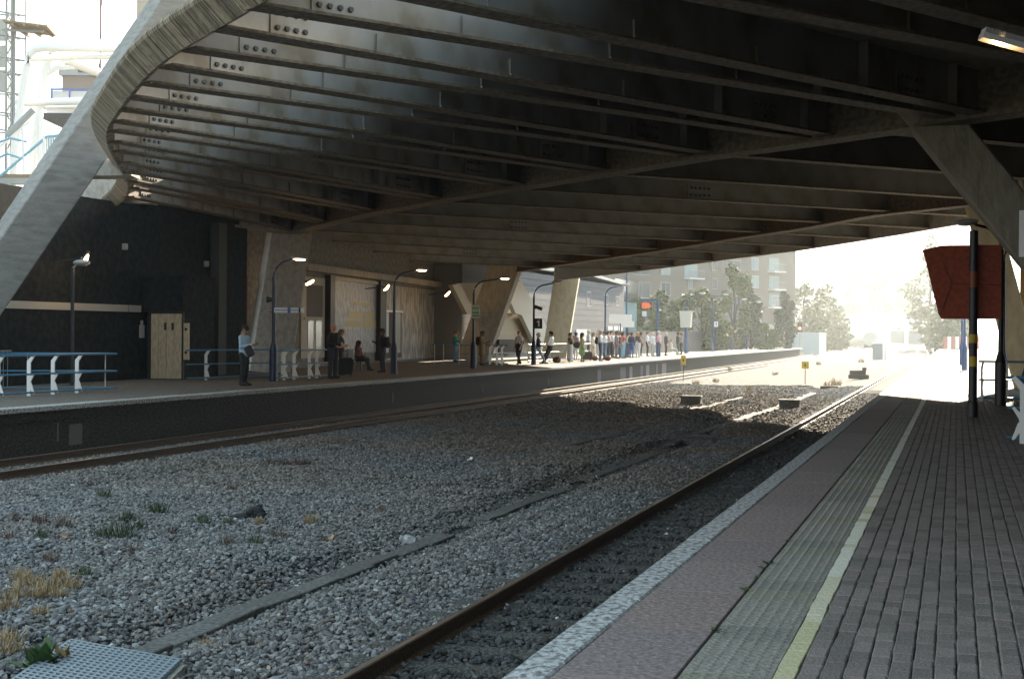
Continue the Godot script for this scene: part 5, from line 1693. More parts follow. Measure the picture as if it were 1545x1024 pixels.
# ---------------------------------------------------------------- trees and far buildings
func tree(called: String, label: String, at: Vector3, h: float, r: float, m: String, leaves: int, leaf: float, slim: float, group: String, sd: int, bare := 0.18) -> void:
	rng.seed = sd
	var o := thing(called, label, "tree", at, 0.0, group)
	var sh := Shape.new()
	var tip := Vector3(rng.randf_range(-0.1, 0.1) * r, h * 0.82, rng.randf_range(-0.1, 0.1) * r)
	sh.tube(Vector3.ZERO, tip * 0.5, 0.028 * h, 0.018 * h, 8); sh.tube(tip * 0.5, tip, 0.018 * h, 0.004 * h, 7)
	var lobes := []
	for k in 11:
		var f := bare + 0.05 + (0.92 - bare) * (k + rng.randf()) / 11.0
		var wide := sin(clampf((f - bare) / (1.0 - bare), 0.02, 1.0) * PI * 0.86 + 0.25) if slim < 0.5 else 1.0 - (f - bare) / (1.0 - bare) * 0.85
		var a := rng.randf() * TAU
		var dst := r * wide * rng.randf_range(0.35, 0.75)
		var c := Vector3(cos(a) * dst, h * f, sin(a) * dst)
		lobes.append([c, r * rng.randf_range(0.3, 0.5) * (0.5 + 0.5 * wide), h * rng.randf_range(0.08, 0.14)])
		var root := tip * clampf(f - 0.2, 0.1, 0.95)
		sh.tube(root, c, 0.009 * h, 0.003 * h, 5, false)
	part("trunk", sh.mesh(), mats.bark, o)
	var lf := Shape.new()
	for k in leaves:
		var lb: Array = lobes[rng.randi_range(0, lobes.size() - 1)]
		var d := Vector3(rng.randfn(), rng.randfn(), rng.randfn()).normalized() * pow(rng.randf(), 0.4)
		var p: Vector3 = lb[0] + d * Vector3(lb[1], lb[2], lb[1]) * rng.randf_range(0.8, 1.15)
		var b := Basis.from_euler(Vector3(rng.randf_range(-0.9, 0.9), rng.randf() * TAU, rng.randf_range(-0.9, 0.9)))
		var s := leaf * rng.randf_range(0.6, 1.35)
		var g := rng.randf_range(0.7, 1.3)
		lf.tint = Color(g * rng.randf_range(0.9, 1.15), g, g * rng.randf_range(0.8, 1.1))
		lf.tri(p + b.x * -s * 0.5, p + b.z * s * 0.45, p + b.x * s * 0.5); lf.tri(p + b.x * s * 0.5, p - b.z * s * 0.45, p + b.x * -s * 0.5)
	part("crown", lf.mesh(true), mats[m], o)

func facade(called: String, label: String, a: Vector3, b: Vector3, h: float, deep: float, m: Material) -> Node3D:
	# box whose front runs from a to b on the ground; local x along it, z out of it
	var o := thing(called, label, "building", a)
	var dir := (b - a)
	dir.y = 0
	dir = dir.normalized()
	o.basis = Basis(dir, Vector3.UP, dir.cross(Vector3.UP))
	var sh := Shape.new()
	sh.bx(Vector3(0, 0, -deep), Vector3(a.distance_to(b), h, 0))
	part("wall", sh.mesh(), m, o)
	return o

func face_at(o: Node3D, x: float, y: float) -> Vector3:        # where a pixel's ray meets that front, in its own axes
	var d := ray(x, y)
	var n := o.basis.z
	var t := (o.position - EYE).dot(n) / d.dot(n)
	return o.basis.inverse() * (EYE + d * t - o.position)

func window(o: Node3D, x0: float, y0: float, x1: float, y1: float, pane: Material, bars := 1) -> void:
	var a := face_at(o, x0, y1)
	var b := face_at(o, x1, y0)
	var w := 0.09
	var sh := Shape.new()
	sh.bx(Vector3(a.x, a.y, 0.002), Vector3(b.x, a.y + w, 0.06)); sh.bx(Vector3(a.x, b.y - w, 0.002), Vector3(b.x, b.y, 0.06))
	sh.bx(Vector3(a.x, a.y + w, 0.002), Vector3(a.x + w, b.y - w, 0.06)); sh.bx(Vector3(b.x - w, a.y + w, 0.002), Vector3(b.x, b.y - w, 0.06))
	for k in bars:
		var x := lerpf(a.x, b.x, (k + 1.0) / (bars + 1.0))
		sh.bx(Vector3(x - 0.03, a.y + w, 0.002), Vector3(x + 0.03, b.y - w, 0.05))
	var f := part("window", sh.mesh(), mats.window_frame, o)
	sh = Shape.new()
	sh.bx(Vector3(a.x + w, a.y + w, 0.004), Vector3(b.x - w, b.y - w, 0.02))
	part("pane", sh.mesh(), pane, f)

func balcony(o: Node3D, x0: float, y0: float, x1: float, y1: float, m: Material) -> void:
	var a := face_at(o, x0, y1)
	var b := face_at(o, x1, y0)
	var sh := Shape.new()
	sh.bx(Vector3(a.x, a.y - 0.18, 0.0), Vector3(b.x, a.y, 1.3))
	var f := part("balcony", sh.mesh(), m, o)
	sh = Shape.new()
	var n := 9
	for k in n:
		var x := lerpf(a.x + 0.03, b.x - 0.03, k / float(n - 1))
		sh.bx(Vector3(x - 0.02, a.y, 1.22), Vector3(x + 0.02, a.y + 1.05, 1.26))
	sh.bx(Vector3(a.x, a.y + 1.05, 1.2), Vector3(b.x, a.y + 1.1, 1.28))
	part("balustrade", sh.mesh(), mats.metal_grey, f)
	sh = Shape.new()
	sh.bx(Vector3(a.x + 0.2, a.y + 0.02, 0.003), Vector3(b.x - 0.2, a.y + 2.1, 0.03))
	part("balcony_door", sh.mesh(), mats.pane_pale, f)

func build_far() -> void:
	var sh := Shape.new()
	# ---- brick apartments
	var ap := facade("apartment_block", "brown brick apartment block with balconies behind the trees", Vector3(far(880, 520, 205).x, -1.5, far(880, 520, 205).z), Vector3(far(1200, 520, 235).x, -1.5, far(1200, 520, 235).z), 32.0, 16.0, mats.brick_far)
	for q in [[997, 404, 1012, 414, 0], [997, 426, 1012, 446, 1], [954, 426, 981, 449, 1], [955, 396, 981, 414, 1], [1095, 393, 1118, 407, 1], [1098, 416, 1118, 436, 1], [1106, 450, 1118, 470, 1], [1134, 389, 1145, 407, 0], [1134, 416, 1145, 434, 0], [1134, 448, 1145, 466, 1], [1038, 420, 1045, 436, 0], [1074, 392, 1082, 408, 1], [1074, 420, 1082, 436, 1], [997, 460, 1012, 478, 1], [954, 462, 981, 484, 1], [1165, 418, 1174, 436, 0], [1165, 446, 1174, 464, 1]]:
		window(ap, q[0], q[1], q[2], q[3], [mats.pane_pale, mats.pane_dark][q[4]], 1 if q[2] - q[0] > 9 else 0)
	for q in [[1031, 395, 1054, 419], [1159, 385, 1177, 409], [1159, 412, 1177, 436], [1159, 440, 1177, 463]]:
		balcony(ap, q[0], q[1], q[2], q[3], mats.white)
	# side balconies that show against the sky
	var sa := face_at(ap, 1200, 450)
	for y in [9.6, 13.6, 17.6, 21.6]:
		sh = Shape.new()
		sh.bx(Vector3(sa.x + 0.02, y, -2.5), Vector3(sa.x + 1.3, y + 0.15, -0.2)); sh.bx(Vector3(sa.x + 1.22, y + 0.15, -2.5), Vector3(sa.x + 1.28, y + 1.0, -2.44)); sh.bx(Vector3(sa.x + 1.22, y + 0.15, -0.26), Vector3(sa.x + 1.28, y + 1.0, -0.2)); sh.bx(Vector3(sa.x + 1.2, y + 0.95, -2.5), Vector3(sa.x + 1.3, y + 1.02, -0.2))
		part("side_balcony", sh.mesh(), mats.metal_grey, ap)
	# ---- grey boarded hall beside the platform
	var gh := facade("boarded_hall", "grey hall clad in wide horizontal boards with narrow white windows", Vector3(-28.2, 0, -84.0), Vector3(-28.2, 0, -129.0), 5.7, 9.0, mats.hall_grey)
	var k := 0
	for y in 12:
		sh = Shape.new()
		sh.bx(Vector3(0, 0.3 + y * 0.46, 0.003), Vector3(45.0, 0.3 + y * 0.46 + 0.435, 0.05))
		part("board", sh.mesh(), mats["board_%d" % (y % 3)], gh)
	sh = Shape.new()
	sh.extrude(PackedVector2Array([Vector2(0, 5.82), Vector2(30, 6.25), Vector2(45.6, 5.85), Vector2(45.6, 6.05), Vector2(30, 6.5), Vector2(0, 6.1)]), Transform3D(Basis(), Vector3(0, 0, -4.3)), 9.2)
	part("roof", sh.mesh(), mats.roof_pale, gh)
	for q in [[884, 440, 891, 462], [911, 444, 917, 460], [928, 447, 934, 461]]:
		window(gh, q[0], q[1], q[2], q[3], mats.pane_white, 0)
	for q in [[868, 497, 886, 515], [916, 492, 923, 510], [925, 492, 931, 510], [932.5, 492, 938, 510]]:
		var a := face_at(gh, q[0], q[3])
		var b := face_at(gh, q[2], q[1])
		sh = Shape.new()
		sh.bx(Vector3(a.x, maxf(a.y, 0.05), 0.055), Vector3(b.x, b.y, 0.1))
		part("poster_panel", sh.mesh(), mats.sign_white, gh)
	# ---- glass box beyond the hall
	var gl := facade("glass_kiosk", "pale blue glazed block beyond the grey hall", Vector3(-29.5, 0, -131.0), Vector3(-29.5, 0, -141.0), 4.6, 6.0, mats.glass_block)
	sh = Shape.new()
	sh.bx(Vector3(-0.1, 4.6, -6.1), Vector3(10.1, 6.6, 0.1))
	part("dark_storey", sh.mesh(), mats.pane_dark, gl)
	# ---- covered stairs between column and hall
	var stp := thing("covered_stairs", "cream walled stair flights rising behind the leaning columns", "stairs", Vector3(0, 0, 0))
	var flight := func(called: String, px: Array, wall: float, thick: float, m: Material) -> void:
		var poly := PackedVector2Array()
		for q in px:
			var w := onx(q[0], q[1], wall)
			poly.append(Vector2(-w.z, w.y))
		var s2 := Shape.new()
		s2.extrude(poly, Transform3D(Basis(Vector3(0, 0, -1), Vector3.UP, Vector3(1, 0, 0)), Vector3(wall, 0, 0)), thick)
		part(called, s2.mesh(), m, stp)
	flight.call("stair_parapet", [[679, 430], [690, 427], [711, 464], [722, 466], [722, 475], [702, 474]], -26.6, 0.25, mats.cream)
	flight.call("stair_parapet", [[764, 446], [776, 424], [784, 424], [822, 492], [818, 515], [803, 515], [784, 475], [775, 473]], -25.2, 0.25, mats.cream_white)  # sunlight on this flight is put into its paler cream
	flight.call("stair_side", [[762, 452], [774, 473], [784, 476], [806, 518], [806, 532], [752, 532], [744, 500]], -25.8, 0.2, mats.cream)
	flight.call("stair_underside", [[690, 427], [745, 426], [745, 466], [722, 466], [711, 464]], -27.8, 0.2, mats.cream)
	flight.call("stair_shade_plate", [[752, 512], [786, 512], [786, 531], [752, 531]], -25.6, 0.1, mats.brown_dark)  # flat dark plate painted as the shade inside a stair opening
	for j in 7:
		flight.call("board", [[748 + j, 456 + j * 8.2], [765 + j * 5.2, 456 + j * 8.2], [765 + j * 5.2, 457 + j * 8.2], [748 + j, 457 + j * 8.2]], -25.66, 0.07, mats.cream)
	# ---- palisade behind the far platform, each pale its own piece
	var fe := thing("palisade_fence", "dark grey palisade fence behind the far end of the platform", "fence", Vector3(-24.6, 0, -104.0))
	var pm := Shape.new()
	pm.extrude(PackedVector2Array([Vector2(-0.15, 0), Vector2(0.15, 0), Vector2(0.15, 1.75), Vector2(0, 1.9), Vector2(-0.15, 1.75)]), Transform3D(Basis(Vector3.UP, PI / 2), Vector3.ZERO), 0.03)
	var pmesh := pm.mesh()
	for j in 200:
		part("pale", pmesh, mats["pale_%d" % (j * 7 % 3)], fe, Transform3D(Basis(), Vector3(0, 0, -j * 0.37)))
	for y in [0.4, 1.4]:
		sh = Shape.new()
		sh.bx(Vector3(-0.08, y, -74.2), Vector3(-0.02, y + 0.07, 0.2))
		part("fence_rail", sh.mesh(), mats.metal_grey, fe)
	sh = Shape.new()
	var cs := far(1158, 520, 205)
	sh.bx(Vector3(0, 0, -12), Vector3(7.0, 3.2, 0))
	solo("steel_container", sh.mesh(), mats.container, "pale grey steel container beyond the platform end", "container", Transform3D(Basis(), Vector3(cs.x, -1.2, cs.z)))
	# ---- lamp posts and hoods along the far platform
	var tall := ["tall blue lamp post rising in front of the grey hall's end", "blue lamp post beside the first cream monitor hood", "blue lamp post before the leafy lit trees", "blue lamp post beside the white direction boards", "blue lamp post before the dark conifer", "blue lamp post near the far fence end", "blue lamp post just before the second cream hood"]
	var ps := [[945, 539, 6.2], [1037, 532.5, 5.0], [1075, 529.5, 5.4], [1104, 528, 5.2], [1127, 526.5, 5.2], [1150, 525.5, 5.0], [913, 541.5, 4.6]]
	for j in ps.size():
		lamp_post(tall[j], on(ps[j][0], ps[j][1], 0), ps[j][2], Vector3(1.1, 0.12, 0.1), false, "post_blue_light", "lamp posts along the sunlit platform")
	for q in [[1035, 533, 469, 515, 0.9, "cream tapered monitor hood on a blue post beside the waiting crowd"], [1168, 525.5, 489, 518, 1.1, "cream tapered monitor hood on a post near the platform end"]]:
		var base := on(q[0], q[1], 0)
		var o := thing("monitor_hood", q[5], "monitor hood", base)
		var top: float = onz(q[0], q[2], base.z).y
		var bot: float = onz(q[0], q[3] - 21.0 + 0.0, base.z).y if q[3] > 516 else onz(q[0], 493, base.z).y
		bot = onz(q[0], 494 if q[0] < 1100 else 508, base.z).y
		sh = Shape.new()
		sh.tube(Vector3.ZERO, Vector3(0, bot + 0.2, 0), 0.14, 0.12, 10)
		part("post", sh.mesh(), mats.post_blue_light, o)
		sh = Shape.new()
		var hw: float = q[4] * 0.55
		sh.extrude(PackedVector2Array([Vector2(-hw * 0.85, bot), Vector2(hw * 0.85, bot), Vector2(hw, top - 0.15), Vector2(hw * 1.35, top), Vector2(-hw * 1.15, top), Vector2(-hw, top - 0.12)]), Transform3D(), 0.7)
		part("hood", sh.mesh(), mats.cream_white, o)
	var db := on(992, 536, 0)
	var dbz := db.z
	var dso := thing("departure_board", "departure board with orange lights hung in a blue frame over the crowd", "departure board", db)
	sh = Shape.new()
	sh.tube(Vector3.ZERO, Vector3(0, 4.25, 0), 0.1, 0.1, 8)
	sh.beam(Vector3(0, 4.2, 0), Vector3(-1.35, 4.2, 0), 0.14, 0.14)
	part("frame", sh.mesh(), mats.post_blue_light, dso)
	sh = Shape.new()
	sh.bx(Vector3(-1.32, 3.5, -0.12), Vector3(-0.42, 4.05, 0.12))
	part("case", sh.mesh(), mats.navy, dso)
	for j in 3:
		sh = Shape.new()
		sh.bx(Vector3(-1.2, 3.58 + j * 0.15, 0.121), Vector3(-0.6 + 0.1 * (j % 2), 3.66 + j * 0.15, 0.125))
		part("display_text", sh.mesh(), mats.display_orange, dso)
	sh = Shape.new()
	sh.bx(Vector3(-1.2, 2.95, -0.02), Vector3(-0.85, 3.35, 0.02))
	part("small_sign", sh.mesh(), mats.sign_white, dso)
	for q in [[937, 481, 1.55, 0.62, "wide white direction board on the tall blue lamp post"], [948, 489, 0.9, 0.42, "smaller white board below the wide direction board"], [1087, 490, 0.4, 0.5, "white square board on twin poles by the fence"]]:
		var base := on(944, 539, 0) if q[0] < 1000 else on(1106, 527.5, 0)
		var c := onz(q[0], q[1], base.z - 0.0)
		var hs := sign_plate("white_board", q[4], "sign", c + Vector3(0, 0, 0.16), Vector2(q[2], q[3]), mats.sign_white, Vector3(0.1, 0, 1))
		sh = Shape.new()
		sh.tube(Vector3(0, -c.y, -0.1), Vector3(0, 0.2, -0.1), 0.05, 0.05, 6)
		part("post", sh.mesh(), mats.post_blue_light, hs)
	var n0 := on(1081, 529.5, 0)
	var hs0 := sign_plate("number_plate", "pale plate with a dark numeral 1 on a far lamp post", "sign", onz(1081, 489, n0.z) + Vector3(0, 0, 0.1), Vector2(0.38, 0.52), mats.sign_white, Vector3(0.1, 0, 1))
	letters(hs0, "1", 0.4, Vector3(0, 0, 0.023), mats.black)
	sh = Shape.new()
	sh.tube(Vector3(0, -onz(1081, 489, n0.z).y, -0.1), Vector3(0, 0.2, -0.1), 0.05, 0.05, 6)
	part("post", sh.mesh(), mats.post_blue_light, hs0)
	# ---- trees behind the fence
	var B := "trees beyond the far platform"
	var spots := [[962, 512, 150, 5.4, 1.1, "slim sunlit young tree beside the blue lamp post", "leaf_broad", 0.0], [1005, 512, 152, 6.0, 2.9, "sunlit leafy tree behind the departure board", "leaf_broad", 0.0], [1037, 512, 150, 5.8, 2.6, "sunlit tree left of the tallest bright tree", "leaf_broad", 0.0], [1062, 514, 152, 6.6, 3.4, "tallest bright green tree in front of the apartments", "leaf_broad", 0.0], [985, 514, 148, 4.2, 2.4, "low bright bush behind the waiting crowd", "leaf_broad", 0.0], [1110, 514, 168, 9.6, 2.2, "tall dusky green tree against the brick apartments", "leaf_broad", 0.0], [1133, 512, 172, 7.0, 2.4, "dark conifer in front of the apartments", "leaf_conifer", 1.0], [1187, 512, 178, 6.6, 1.9, "dark green tree beside the second cream hood", "leaf_conifer", 0.0], [1157, 514, 165, 2.9, 1.7, "bright low bush before the far fence", "leaf_broad", 0.0], [1080, 516, 155, 4.2, 2.0, "pale bush at the foot of the tall dusky tree", "leaf_broad", 0.0]]
	k = 0
	for q in spots:
		var g := far(q[0], q[1], q[2])
		tree("leafy_tree" if q[7] < 0.5 else "conifer_tree", q[5], Vector3(g.x, -1.4, g.z), q[3] + 1.2, q[4], q[6], 5200, 0.28, q[7], B, 100 + k, 0.12)
		k += 1
	# embankment trees beyond the signal, hazy
	var E2 := "hazy trees on the embankment"
	spots = [[1215, 260, 12.0, 4.5], [1232, 275, 13.0, 5.0], [1248, 290, 11.0, 4.6], [1222, 250, 7.5, 3.6], [1262, 300, 9.0, 4.0], [1245, 262, 6.0, 3.4], [1232, 240, 4.6, 2.8], [1260, 265, 4.8, 3.2], [1272, 290, 5.0, 3.0], [1205, 245, 5.0, 3.0]]
	for q in spots:
		var g := far(q[0], 528, q[1])
		tree("embankment_tree", "pale sunlit tree on the embankment left of the far tracks", Vector3(g.x, -1.5, g.z), q[2], q[3], "leaf_broad", 1800, 0.55, 0.0, E2, 140 + k, 0.06)
		k += 1
	spots = [[1300, 520, 24, 9], [1318, 520, 27, 10], [1338, 520, 29, 11], [1358, 520, 28, 10], [1378, 520, 26, 10], [1285, 510, 16, 7]]
	for q in spots:
		var g := far(q[0], 520, q[1])
		tree("woodland_tree", "misty tree rising behind the white shed roof", Vector3(g.x, -1.5, g.z), q[2], q[3], "leaf_broad", 1800, 1.0, 0.0, "misty trees behind the shed", 160 + k, 0.06)
		k += 1
	spots = [[1402, 300, 22, 6.0], [1425, 280, 20, 6.0], [1448, 220, 13, 5.0], [1412, 260, 9, 4.5], [1440, 240, 8, 4.0]]
	for q in spots:
		var g := far(q[0], 520, q[1])
		tree("lineside_tree", "tall misty tree right of the tracks behind the red housing", Vector3(g.x, -1.5, g.z), q[2], q[3], "leaf_broad", 1800, 0.65, 0.0, "misty trees right of the tracks", 180 + k, 0.06)
		k += 1
	# ---- white shed
	var wa := far(1288, 527, 390)
	var wb := far(1404, 527, 390)
	var wsd := facade("white_shed", "white engine shed with two arched roofs and dark doors at the line's end", Vector3(wa.x, -1.5, wa.z), Vector3(wb.x, -1.5, wb.z), 6.0, 40.0, mats.shed_white)
	var arch := func(x0: float, x1: float, ye: float, ym: float, z: float, deep: float, low: float) -> void:
		var a := face_at(wsd, x0, ye)
		var b := face_at(wsd, x1, ye)
		var c := face_at(wsd, (x0 + x1) / 2, ym)
		var poly := PackedVector2Array()
		for j in 13:
			var t := j / 12.0
			poly.append(Vector2(lerpf(a.x, b.x, t), lerpf(a.y, c.y, 1.0 - pow(2.0 * t - 1.0, 2))))
		poly.append(Vector2(b.x, low)); poly.append(Vector2(a.x, low))
		var s2 := Shape.new()
		s2.extrude(poly, Transform3D(Basis(), Vector3(0, 0, z - deep / 2)), deep)
		part("arched_gable", s2.mesh(), mats.shed_white, wsd)
	arch.call(1290.0, 1396.0, 484.0, 471.0, -6.0, 30.0, 1.0)
	arch.call(1322.0, 1402.0, 498.0, 489.0, 3.0, 9.0, 0.0)
	for q in [[1340, 499, 1360, 517], [1367, 499, 1387, 519]]:
		var a := face_at(wsd, q[0], q[3])
		var b := face_at(wsd, q[2], q[1])
		sh = Shape.new()
		sh.bx(Vector3(a.x, maxf(a.y, 0.0), 3.01), Vector3(b.x, b.y, 3.2))
		part("door", sh.mesh(), mats.door_dark, wsd)
	for q in [[1352, 496], [1372, 496]]:
		var a := face_at(wsd, q[0], q[1])
		sh = Shape.new()
		sh.bx(Vector3(a.x - 0.5, a.y - 0.2, 3.01), Vector3(a.x + 0.5, a.y + 0.2, 3.1))
		part("vent", sh.mesh(), mats.door_dark, wsd)
	var cy := thing("parked_train", "pale rounded carriage standing on the far siding", "railway carriage", Vector3(far(1300, 522, 330).x, -1.0, far(1300, 522, 330).z), 0.25)
	sh = Shape.new()
	sh.lathe(Transform3D(Basis(Vector3.RIGHT, PI / 2), Vector3(0, 2.0, -10)), [[0.0, 0.0], [1.5, 0.0], [1.5, 20.0], [0.0, 20.0]], 16)
	part("body", sh.mesh(), mats.metal_grey, cy)
	sh = Shape.new()
	sh.bx(Vector3(-1.2, 0.0, -9), Vector3(1.2, 0.7, 9))
	part("underframe", sh.mesh(), mats.metal_dark, cy)
	# red and white hoarding at the right platform's far end
	var hd := thing("striped_hoarding", "pale red and white hoarding at the far end of the near platform", "fence", Vector3(far(1424, 523, 195).x, -0.02, far(1424, 523, 195).z))
	for j in 9:
		sh = Shape.new()
		sh.bx(Vector3(j * 0.5, 0, 0), Vector3(j * 0.5 + 0.47, 1.6, 0.1))
		part("panel", sh.mesh(), mats.sign_white if j % 2 else mats.hoarding_red, hd)
	# blue things on the right platform in the sun
	for q in [[1456, 70.0, "blue post with a sign far along the near platform"], [1452, 84.0, "slim blue post farther along the near platform"]]:
		var g := far(q[0], 507, q[1])
		lamp_post(q[2], Vector3(g.x, 0, g.z), 3.6, Vector3(0.5, 0.05, 0.1), false, "post_blue_light", "blue posts along the near platform")
	facade("assumed_end_wall", "assumed end wall behind the far right column, its shade put into the brown", Vector3(1.95, 0, -50.3), Vector3(4.5, 0, -47.6), 5.4, 0.5, mats.shade_brown_wall)  # assumed wall, with the shade under the deck put into its brown

func build_upper_left() -> void:
	# white stair tower behind the leaning strut
	var z0 := 64.0
	var o := thing("stair_tower", "white tubular steel stair tower with pale blue handrails behind the strut", "stairs", Vector3(0, 0, 0))
	var pipe := func(called: String, px: Array, z: float, r: float, m: Material) -> void:
		var pts := []
		for q in px: pts.append(far(q[0], q[1], z + (q[2] if q.size() > 2 else 0.0)))
		var s := Shape.new()
		s.pipe(pts, r, 10)
		part(called, s.mesh(), m, o)
	pipe.call("frame_tube", [[-2, 600], [22, 215], [30, 160], [40, 100], [44, 82], [52, 74], [64, 72], [140, 73, 3], [210, 74, 6]], z0, 0.17, mats.white_steel)
	pipe.call("frame_tube", [[20, 600], [45, 260], [58, 180], [66, 115], [71, 90], [76, 76], [88, 68], [105, 66, 2], [210, 64, 8]], z0 + 2, 0.19, mats.white_steel)
	pipe.call("cross_tube", [[26, 155], [150, 152, 4]], z0, 0.17, mats.white_steel)
	pipe.call("cross_tube", [[40, 88], [200, 84, 6]], z0, 0.14, mats.white_steel)
	pipe.call("cross_tube", [[64, 162], [150, 158, 4]], z0 + 2, 0.12, mats.white_steel)
	pipe.call("brace", [[96, 90], [178, 120, 4]], z0 + 3, 0.2, mats.white_steel)
	pipe.call("brace", [[72, 110], [84, 102], [140, 100, 4]], z0 + 2, 0.12, mats.white_steel)
	pipe.call("post", [[60, 165], [57, 600]], z0, 0.13, mats.white_steel)
	pipe.call("stair_string", [[10, 205], [50, 165]], z0 - 3, 0.14, mats.metal_grey)
	pipe.call("stair_string", [[-10, 228], [46, 182]], z0 - 3, 0.06, mats.white_steel)
	pipe.call("handrail", [[-20, 282], [70, 206], [100, 203]], z0 - 4, 0.06, mats.rail_pale_blue)
	pipe.call("handrail", [[-20, 222], [14, 208], [40, 214]], z0 - 4, 0.05, mats.rail_pale_blue)
	pipe.call("handrail", [[-20, 246], [10, 232], [36, 240]], z0 - 4, 0.05, mats.rail_pale_blue)
	pipe.call("baluster", [[33, 192], [36, 262]], z0 - 4, 0.06, mats.white_steel)
	pipe.call("baluster", [[66, 205], [66, 262]], z0 - 4, 0.07, mats.white_steel)
	var slab := func(called: String, x0: float, y0: float, x1: float, y1: float, z: float, deep: float, m: Material) -> void:
		var a := far(x0, y0, z)
		var b := far(x1, y1, z)
		var s := Shape.new()
		var c := (a + b) / 2 + cam_basis.z * -deep / 2
		s.box(Transform3D(Basis(Vector3.UP, cam_basis.get_euler().y), c), Vector3(absf((b - a).dot(cam_basis.x)), absf(b.y - a.y), deep))
		part(called, s.mesh(), m, o)
	slab.call("landing", -20, 262, 48, 268, z0 - 4, 3.0, mats.timber)
	slab.call("landing_edge", -20, 268, 40, 277, z0 - 4.2, 0.2, mats.metal_grey)
	slab.call("landing_slab", 62, 170, 140, 179, z0 + 1, 3.0, mats.metal_dark)
	for k in 8:
		slab.call("step", -30, 300 + k * 9, 26 - k * 3, 304 + k * 9, z0 - 5 - k * 0.25, 0.4, mats.metal_grey)
	slab.call("string_plate", -30, 288, 34, 300, z0 - 5, 0.2, mats.metal_grey)
	for k in 8:
		slab.call("blue_panel", 68 + k * 3.4, 206, 70.6 + k * 3.4, 250, z0 + 5, 0.1, mats.panel_blue)
	# scaffold tower and timber loading bay
	var sc := thing("scaffold_tower", "tall grey scaffold tower with decks at the left", "scaffold", Vector3(0, 0, 0))
	var zs := 74.0
	var st := Shape.new()
	for q in [[-14, 0], [10, 0], [18, 0], [22, 0], [-12, 2.5], [12, 2.5], [23, 2.5]]:
		st = Shape.new()
		st.pipe([far(q[0] - 4, 640, zs + q[1]), far(q[0], -60, zs + q[1])], 0.07, 6)
		part("standard", st.mesh(), mats.scaffold, sc)
	for y in [20, 55, 88, 110, 140, 172, 198]:
		st = Shape.new()
		st.pipe([far(-20, y - 6, zs), far(38, y + 4, zs)], 0.045, 6); st.pipe([far(-20, y, zs + 2.5), far(30, y + 4, zs + 2.5)], 0.045, 6); st.pipe([far(22, y, zs), far(23, y, zs + 2.5)], 0.045, 6)
		part("ledger", st.mesh(), mats.scaffold, sc)
		st = Shape.new()
		st.pipe([far(10, y, zs), far(23, y + 26, zs)], 0.035, 6); st.pipe([far(22, y, zs), far(11, y + 26, zs)], 0.035, 6)
		part("brace", st.mesh(), mats.scaffold, sc)
	for q in [[28, 60], [76, 92], [112, 130]]:
		st = Shape.new()
		var a := far(-30, q[0] + 2, zs)
		var b := far(23, q[1], zs + 2.0)
		st.box(Transform3D(cam_basis, (a + b) / 2), Vector3(absf((b - a).dot(cam_basis.x)), 1.1, 0.06))
		part("deck_sheet", st.mesh(), mats.scaffold_sheet, sc)
	st = Shape.new()
	st.pipe([far(38, -60, zs), far(38, 90, zs)], 0.035, 6)
	part("standard", st.mesh(), mats.scaffold, sc)
	var tb := thing("timber_bay", "brown timber loading platform jutting from the scaffold", "platform", far(48, 42, zs))
	for k in 6:
		st = Shape.new()
		var d := Basis(Vector3.UP, cam_basis.get_euler().y).rotated(cam_basis.z, -0.12)
		st.box(Transform3D(d, cam_basis.z * (-1.2 + k * 0.42) + Vector3(0, -k * 0.0, 0)), Vector3(1.6 + 0.12 * k, 0.09, 0.4))
		part("plank", st.mesh(), mats.timber, tb)
	for k in 3:
		st = Shape.new()
		st.beam(cam_basis.x * (-0.6 + k * 0.6) + cam_basis.z * -1.4 + Vector3(0, -0.12, 0), cam_basis.x * (-0.6 + k * 0.6) + cam_basis.z * 1.3 + Vector3(0, -0.12, 0), 0.1, 0.14)
		part("joist", st.mesh(), mats.timber, tb)
	st = Shape.new()
	st.beam(cam_basis.x * -1.2 + Vector3(0, -0.2, 0.5), cam_basis.x * 0.85 + Vector3(0, -0.26, 0.5), 0.1, 0.12)
	part("bearer", st.mesh(), mats.metal_grey, tb)
	# brick building with blue framed balconies far behind
	var bb := thing("brick_tower_block", "brown brick building with a blue railed white balcony behind the stair tower", "building", Vector3(0, 0, 0))
	var add := func(called: String, x0: float, y0: float, x1: float, y1: float, z: float, deep: float, m: Material) -> void:
		var a := far(x0, y0, z)
		var b := far(x1, y1, z)
		var s := Shape.new()
		var c := (a + b) / 2 + cam_basis.z * -deep / 2
		s.box(Transform3D(Basis(Vector3.UP, cam_basis.get_euler().y), c), Vector3(absf((b - a).dot(cam_basis.x)), absf(b.y - a.y), deep))
		part(called, s.mesh(), m, bb)
	add.call("wall", 92, 112, 172, 620, 130, 12.0, mats.brick_far2)
	add.call("parapet", 88, 104, 176, 113, 129.5, 13.0, mats.metal_grey)
	add.call("plant_room", 113, 96, 138, 107, 130, 5.0, mats.hall_grey)
	add.call("plant_window", 117, 104, 137, 109, 129.4, 0.1, mats.pane_dark)
	add.call("balcony", 75, 137, 150, 152, 126, 4.0, mats.white_steel)
	add.call("balcony_rail", 75, 133, 150, 136, 125.6, 0.15, mats.sign_blue)
	for x in [76, 103, 133]: add.call("balcony_post", x, 133, x + 2, 150, 125.5, 0.15, mats.sign_blue)
	add.call("white_storey", 70, 152, 180, 172, 128, 2.0, mats.white_steel)
	add.call("drain_pipe", 148, 96, 150, 150, 129, 0.2, mats.navy)
	var ct := thing("tall_block", "slice of a beige tower block showing above the bridge edge", "building", Vector3(0, 0, 0))
	var s3 := Shape.new()
	var ca := far(262, 30, 160)
